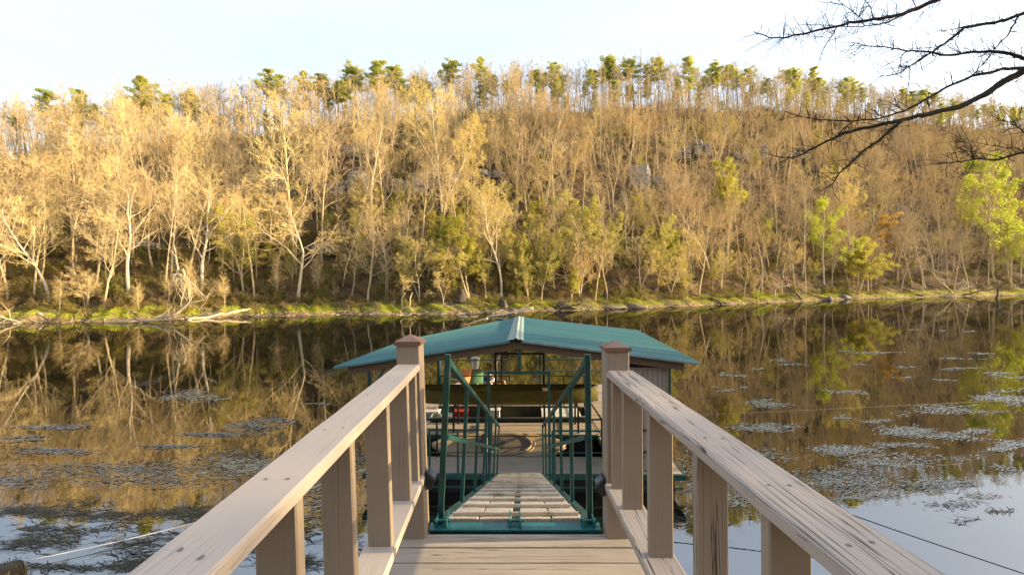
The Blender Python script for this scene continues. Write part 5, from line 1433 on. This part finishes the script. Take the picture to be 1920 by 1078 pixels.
# ------------------------------------------------------------------ bare tree overhanging the near bank
M_DARKBARK = bark('dark_bough_bark', (.034, .026, .019), (.018, .014, .011), rvar=0); M_BUD = leaf('swelling_buds', (.22, .20, .05), (.12, .10, .03), .3)
OX, OY, OS = 1380, 0, 540 / 1617
ot = empty('overhanging_tree', (13.6, 7.6, 1.2)); tag(ot, 'dark bare tree reaching long boughs in from the upper right', 'tree')
inv = Vector(ot.location)
def bp(x, y, d): return Vector(px(OX + x * OS, OY + y * OS, d)) - inv
BO = [  # pixel path in the crop, start radius, end radius, start depth, end depth
    ([(2600, -420), (1900, -230), (1240, -40), (1020, 45), (940, 80), (850, 100), (700, 120), (570, 148), (420, 180), (290, 212), (190, 212), (100, 180)], .085, .010, 8.0, 6.6),
    ([(940, 82), (860, 125), (790, 140), (700, 150), (560, 152)], .024, .008, 7.1, 6.9),
    ([(2900, -300), (2200, -60), (1640, 70), (1580, 90), (1450, 130), (1280, 155), (1230, 205), (1150, 260), (1050, 330), (975, 375), (900, 420), (795, 432)], .075, .008, 8.2, 7.0),
    ([(2900, -100), (2200, 330), (1900, 400), (1640, 340), (1580, 315), (1500, 295), (1430, 288), (1300, 300), (1180, 312), (1080, 293), (960, 290), (860, 268), (730, 258), (650, 240)], .08, .007, 8.2, 7.0),
    ([(3000, 150), (2300, 250), (1900, 300), (1660, 380), (1600, 410), (1500, 460), (1400, 530), (1260, 600), (1130, 630), (980, 665), (860, 690), (720, 720), (600, 750), (480, 810), (380, 865), (300, 890), (170, 865)], .14, .008, 8.0, 6.4),
    ([(1680, 370), (1617, 385), (1500, 390), (1330, 430), (1180, 490), (1080, 555), (940, 630), (800, 665), (650, 680), (480, 675), (350, 655), (270, 625)], .055, .006, 7.5, 6.3),
    ([(945, 668), (830, 770), (700, 860), (580, 975), (540, 1035), (470, 1075)], .040, .008, 6.95, 6.5),
    ([(2800, 600), (2100, 760), (1660, 850), (1580, 865), (1480, 895), (1330, 895), (1220, 915), (1100, 915)], .06, .006, 8.0, 7.2),
    ([(2700, 700), (2000, 760), (1617, 745), (1560, 690), (1450, 660)], .03, .004, 8.2, 7.6),
    ([(650, 685), (560, 770), (460, 825)], .018, .006, 6.6, 6.4), ([(580, 972), (500, 970), (420, 965)], .012, .004, 6.5, 6.4), ([(705, 858), (655, 842)], .012, .005, 6.7, 6.6),
    ([(710, 112), (660, 70), (600, 25), (560, -10)], .014, .005, 6.95, 6.9), ([(470, 10), (560, 22), (605, 28)], .005, .009, 6.8, 6.9), ([(570, 152), (520, 230), (485, 280), (460, 370)], .013, .004, 6.9, 6.7),
    ([(275, 213), (240, 245), (185, 290)], .009, .003, 6.7, 6.6), ([(345, 138), (450, 140), (560, 148)], .004, .010, 6.7, 6.85), ([(770, 105), (755, 40), (720, 0), (700, -60)], .012, .005, 7, 6.9), ([(690, 95), (730, 0), (760, -60)], .012, .006, 7, 7),
    ([(1280, 155), (1150, 175), (1070, 200)], .014, .004, 7.5, 7.3), ([(978, 378), (968, 470), (950, 520)], .013, .004, 7.05, 7), ([(975, 372), (900, 368)], .01, .004, 7.1, 7), ([(1590, 88), (1540, 180), (1450, 280), (1380, 370), (1330, 425)], .026, .012, 7.9, 7.2),
    ([(960, 292), (880, 350), (775, 412)], .012, .004, 7.1, 7), ([(730, 260), (670, 310), (570, 360)], .010, .003, 7, 6.9), ([(870, 266), (868, 208)], .007, .004, 7, 7),
    ([(830, 788), (815, 840)], .010, .004, 6.85, 6.8), ([(1085, 600), (1070, 560)], .02, .008, 7, 7), ([(800, 650), (780, 620), (740, 615)], .012, .005, 6.8, 6.7), ([(940, 625), (900, 590), (820, 588)], .014, .005, 6.9, 6.8), ([(1600, 440), (1540, 480), (1475, 520)], .012, .004, 7.5, 7.4),
    ([(1330, 895), (1320, 820), (1250, 770), (1150, 720)], .016, .004, 7.5, 7.3), ([(1650, 850), (1450, 820), (1300, 800)], .014, .004, 7.9, 7.6), ([(1340, 898), (1300, 980), (1200, 1005)], .012, .004, 7.5, 7.4), ([(1500, 885), (1320, 850), (1180, 860)], .012, .004, 7.7, 7.5),
    ([(1150, 0), (1060, 60), (960, 180)], .010, .003, 7.3, 7.1), ([(990, 0), (1010, 40)], .014, .01, 7.2, 7.2)]
rg = np.random.default_rng(8); budV = []; tw = []
for (pp, r0, r1, d0, d1) in BO:
    n = len(pp); P3 = [bp(x, y, d0 + (d1 - d0) * i / (n - 1)) for i, (x, y) in enumerate(pp)]
    pts_ = []
    for a, b in zip(P3[:-1], P3[1:]):
        m = 4
        for i in range(m): pts_.append(a.lerp(b, i / m) + Vector(rg.normal(0, .006, 3)) * min(1, (b - a).length * 2))
    pts_.append(P3[-1]); N_ = len(pts_)
    rad = [(r0 + (r1 - r0) * (i / (N_ - 1)) ** .8) * rg.uniform(.92, 1.1) for i in range(N_)]
    mb = MB(); mb.tube(pts_, [x_ * .56 for x_ in rad], 8 if r0 > .03 else 6); mb.build('bough' if r0 > .03 else 'branch', M_DARKBARK, ot, True)
    # fine twigs with buds
    L = sum((b - a).length for a, b in zip(pts_[:-1], pts_[1:]))
    for k in range(int(L * (14 if r0 > .03 else 18))):
        i = rg.integers(0, N_ - 1); 
        if rad[i] > .055: continue
        t_ = (pts_[i + 1] - pts_[i]).normalized(); d = Vector(rg.normal(0, 1, 3)); d = (d - t_ * d.dot(t_)).normalized(); d = (d + t_ * rg.uniform(.3, 1.1) + Vector((0, 0, .25))).normalized()
        ln = rg.uniform(.08, .42); p = pts_[i]; q1 = p + d * ln * .5 + Vector(rg.normal(0, .02, 3)); q2 = q1 + (d + Vector(rg.normal(0, .3, 3))).normalized() * ln * .5
        rt = min(.005, rad[i] * .5)
        tw += [(*p, *q1, rt, rt * .75), (*q1, *q2, rt * .75, rt * .4)]
        for f in (.3, .6, 1.0):
            if rg.random() < .5:
                c = q1.lerp(q2, f); s_ = rg.uniform(.008, .02)
                for _ in range(2):
                    a = Vector(rg.normal(0, 1, 3)).normalized() * s_; b = a.orthogonal().normalized() * s_ * .5; budV += [c - b, c + a, c + b, c - a * .4]
v, q_ = tubes(tw, 4); link('twigs', mesh_data('bough_twigs', v, q_, mats=[M_DARKBARK]), ot)
link('buds', mesh_data('bough_buds', [tuple(x) for x in budV], np.arange(len(budV)).reshape(-1, 4), mats=[M_BUD]), ot)
# moss fringe under the thick bough
mv = []
for (pp, d0, d1, x0, x1) in ((BO[4][0], 8.0, 6.4, 600, 1600), (BO[6][0], 6.95, 6.5, 600, 940)):
    n = len(pp)
    for k in range(700):
        i = rg.integers(0, n - 1); f = rg.random(); x = pp[i][0] + (pp[i + 1][0] - pp[i][0]) * f; y = pp[i][1] + (pp[i + 1][1] - pp[i][1]) * f
        if not x0 < x < x1: continue
        c = bp(x, y, d0 + (d1 - d0) * (i + f) / (n - 1)) + Vector(rg.normal(0, .02, 3)); 
        a = Vector(rg.normal(0, 1, 3)).normalized() * .022; b = a.orthogonal().normalized() * .008; mv += [c - b, c + a, c + b, c - a]
link('moss', mesh_data('bough_moss', [tuple(x) for x in mv], np.arange(len(mv)).reshape(-1, 4), mats=[leaf('bough_moss_mat', (.09, .085, .02), (.05, .045, .015), .2)]), ot)
mb = MB(); mb.tube([(0, 0, -1.2), (-.1, .1, 2.0), (.05, .3, 5.0), (.2, .4, 8.5), (.1, .3, 13)], [.42, .34, .28, .22, .1], 12)
for (pp, r0, r1, d0, d1) in BO[:9]:
    if pp[0][0] > 2500:
        e = bp(pp[0][0], pp[0][1], d0); zt_ = e.z - .9; mb.tube([(.05, .3, zt_), (e + Vector((.05, .3, zt_))) * .5, e], [r0 * 1.5, r0 * 1.2, r0], 8)
mb.build('trunk', M_DARKBARK, ot, True)

# ------------------------------------------------------------------ bare trees on the near bank, right of the view: they dapple the pier
rg = np.random.default_rng(44)
for k in range(NEAR_TREES):
    y_ = rg.uniform(-5, 11); x_ = rg.uniform(19, 44)
    place(('tall0', 'tall1', 'wide2', 'tall3')[k % 4], 'bare_tree', (x_, y_, 2.2), rg.uniform(15, 19), rg.uniform(0, 6.28), 'tall bare tree on the near bank beyond the right railing', 'tree', 'bare trees on the near bank', 1.2)

# ------------------------------------------------------------------ litter of sticks along the far waterline
rg = np.random.default_rng(61); sg = []
for k in range(2600):
    a_ = rg.uniform(1.6, 11.8); s_ = rg.choice([rg.normal(.006, .010), rg.uniform(.01, .095)], p=[.55, .45])
    x, y, z = (float(q) for q in hill(a_, s_)); z = max(z, 0.0)
    L_ = rg.uniform(.2, 1.5) * (1 if rg.random() < .85 else 2); an = rg.uniform(0, 6.28); up = rg.uniform(-.05, .35) if rg.random() < .8 else rg.uniform(.4, 1.5)
    d_ = np.array([math.cos(an), math.sin(an) * .7, up]); d_ /= np.linalg.norm(d_)
    p0 = np.array([x, y, z + .01]); p1 = p0 + d_ * L_ * .55 + rg.normal(0, .06, 3) * L_; p2 = p1 + (d_ + rg.normal(0, .3, 3)) * L_ * .45
    r_ = rg.uniform(.012, .05); sg += [(*p0, *p1, r_, r_ * .8), (*p1, *p2, r_ * .8, r_ * .3)]
    if rg.random() < .4: sg.append((*p1, *(p1 + (d_ + rg.normal(0, .8, 3)) * L_ * .35), r_ * .6, r_ * .2))
v, q_ = tubes(sg, 5)
me = mesh_data('shore_debris', v, q_, mats=[M_DRIFT, M_DARKW]); me.polygons.foreach_set('material_index', (np.arange(len(q_)) // 15 % 3 > 0).astype(np.int32))
tag(link('shore_debris', me), 'broken sticks littering the far waterline', 'debris', kind='stuff')
# clumps of brush standing on the lip of the bank
n = 300; ba = rg.uniform(1.4, 11.8, n); bs = rg.uniform(.045, .115, n); bx, by, bz = hill(ba, bs)
scatter('bank_brush', np.stack([bx, by, bz - .03], -1), rg.choice([0, 1, 2, 3], n, p=[.3, .25, .25, .2]), rg.uniform(0, 6.28, n), rg.uniform(.3, .95, n), bsrc, 'low tufts of brush along the lip of the far bank', 'brush')

# ------------------------------------------------------------------ put every thing's origin at its base
def rebase(o, c):
    c = Vector(c)
    if o.type == 'MESH': o.data.transform(Matrix.Translation(-c))
    for ch in o.children: ch.location = ch.location - c
    o.location = o.location + c
rebase(bw, (0.02, -.7, 1.4)); rebase(gw, (.1, 6.2, .6)); rebase(bd, (DO.x + .15, DO.y + 4.3, 0.0))
for o in list(SC.objects):
    if o.parent is None and o.name.split('.')[0] in ('solar_light', 'mooring_rope'):
        co_ = np.array([v.co[:] for v in o.data.vertices]); rebase(o, (co_[:, 0].mean(), co_[:, 1].mean(), co_[:, 2].min()))
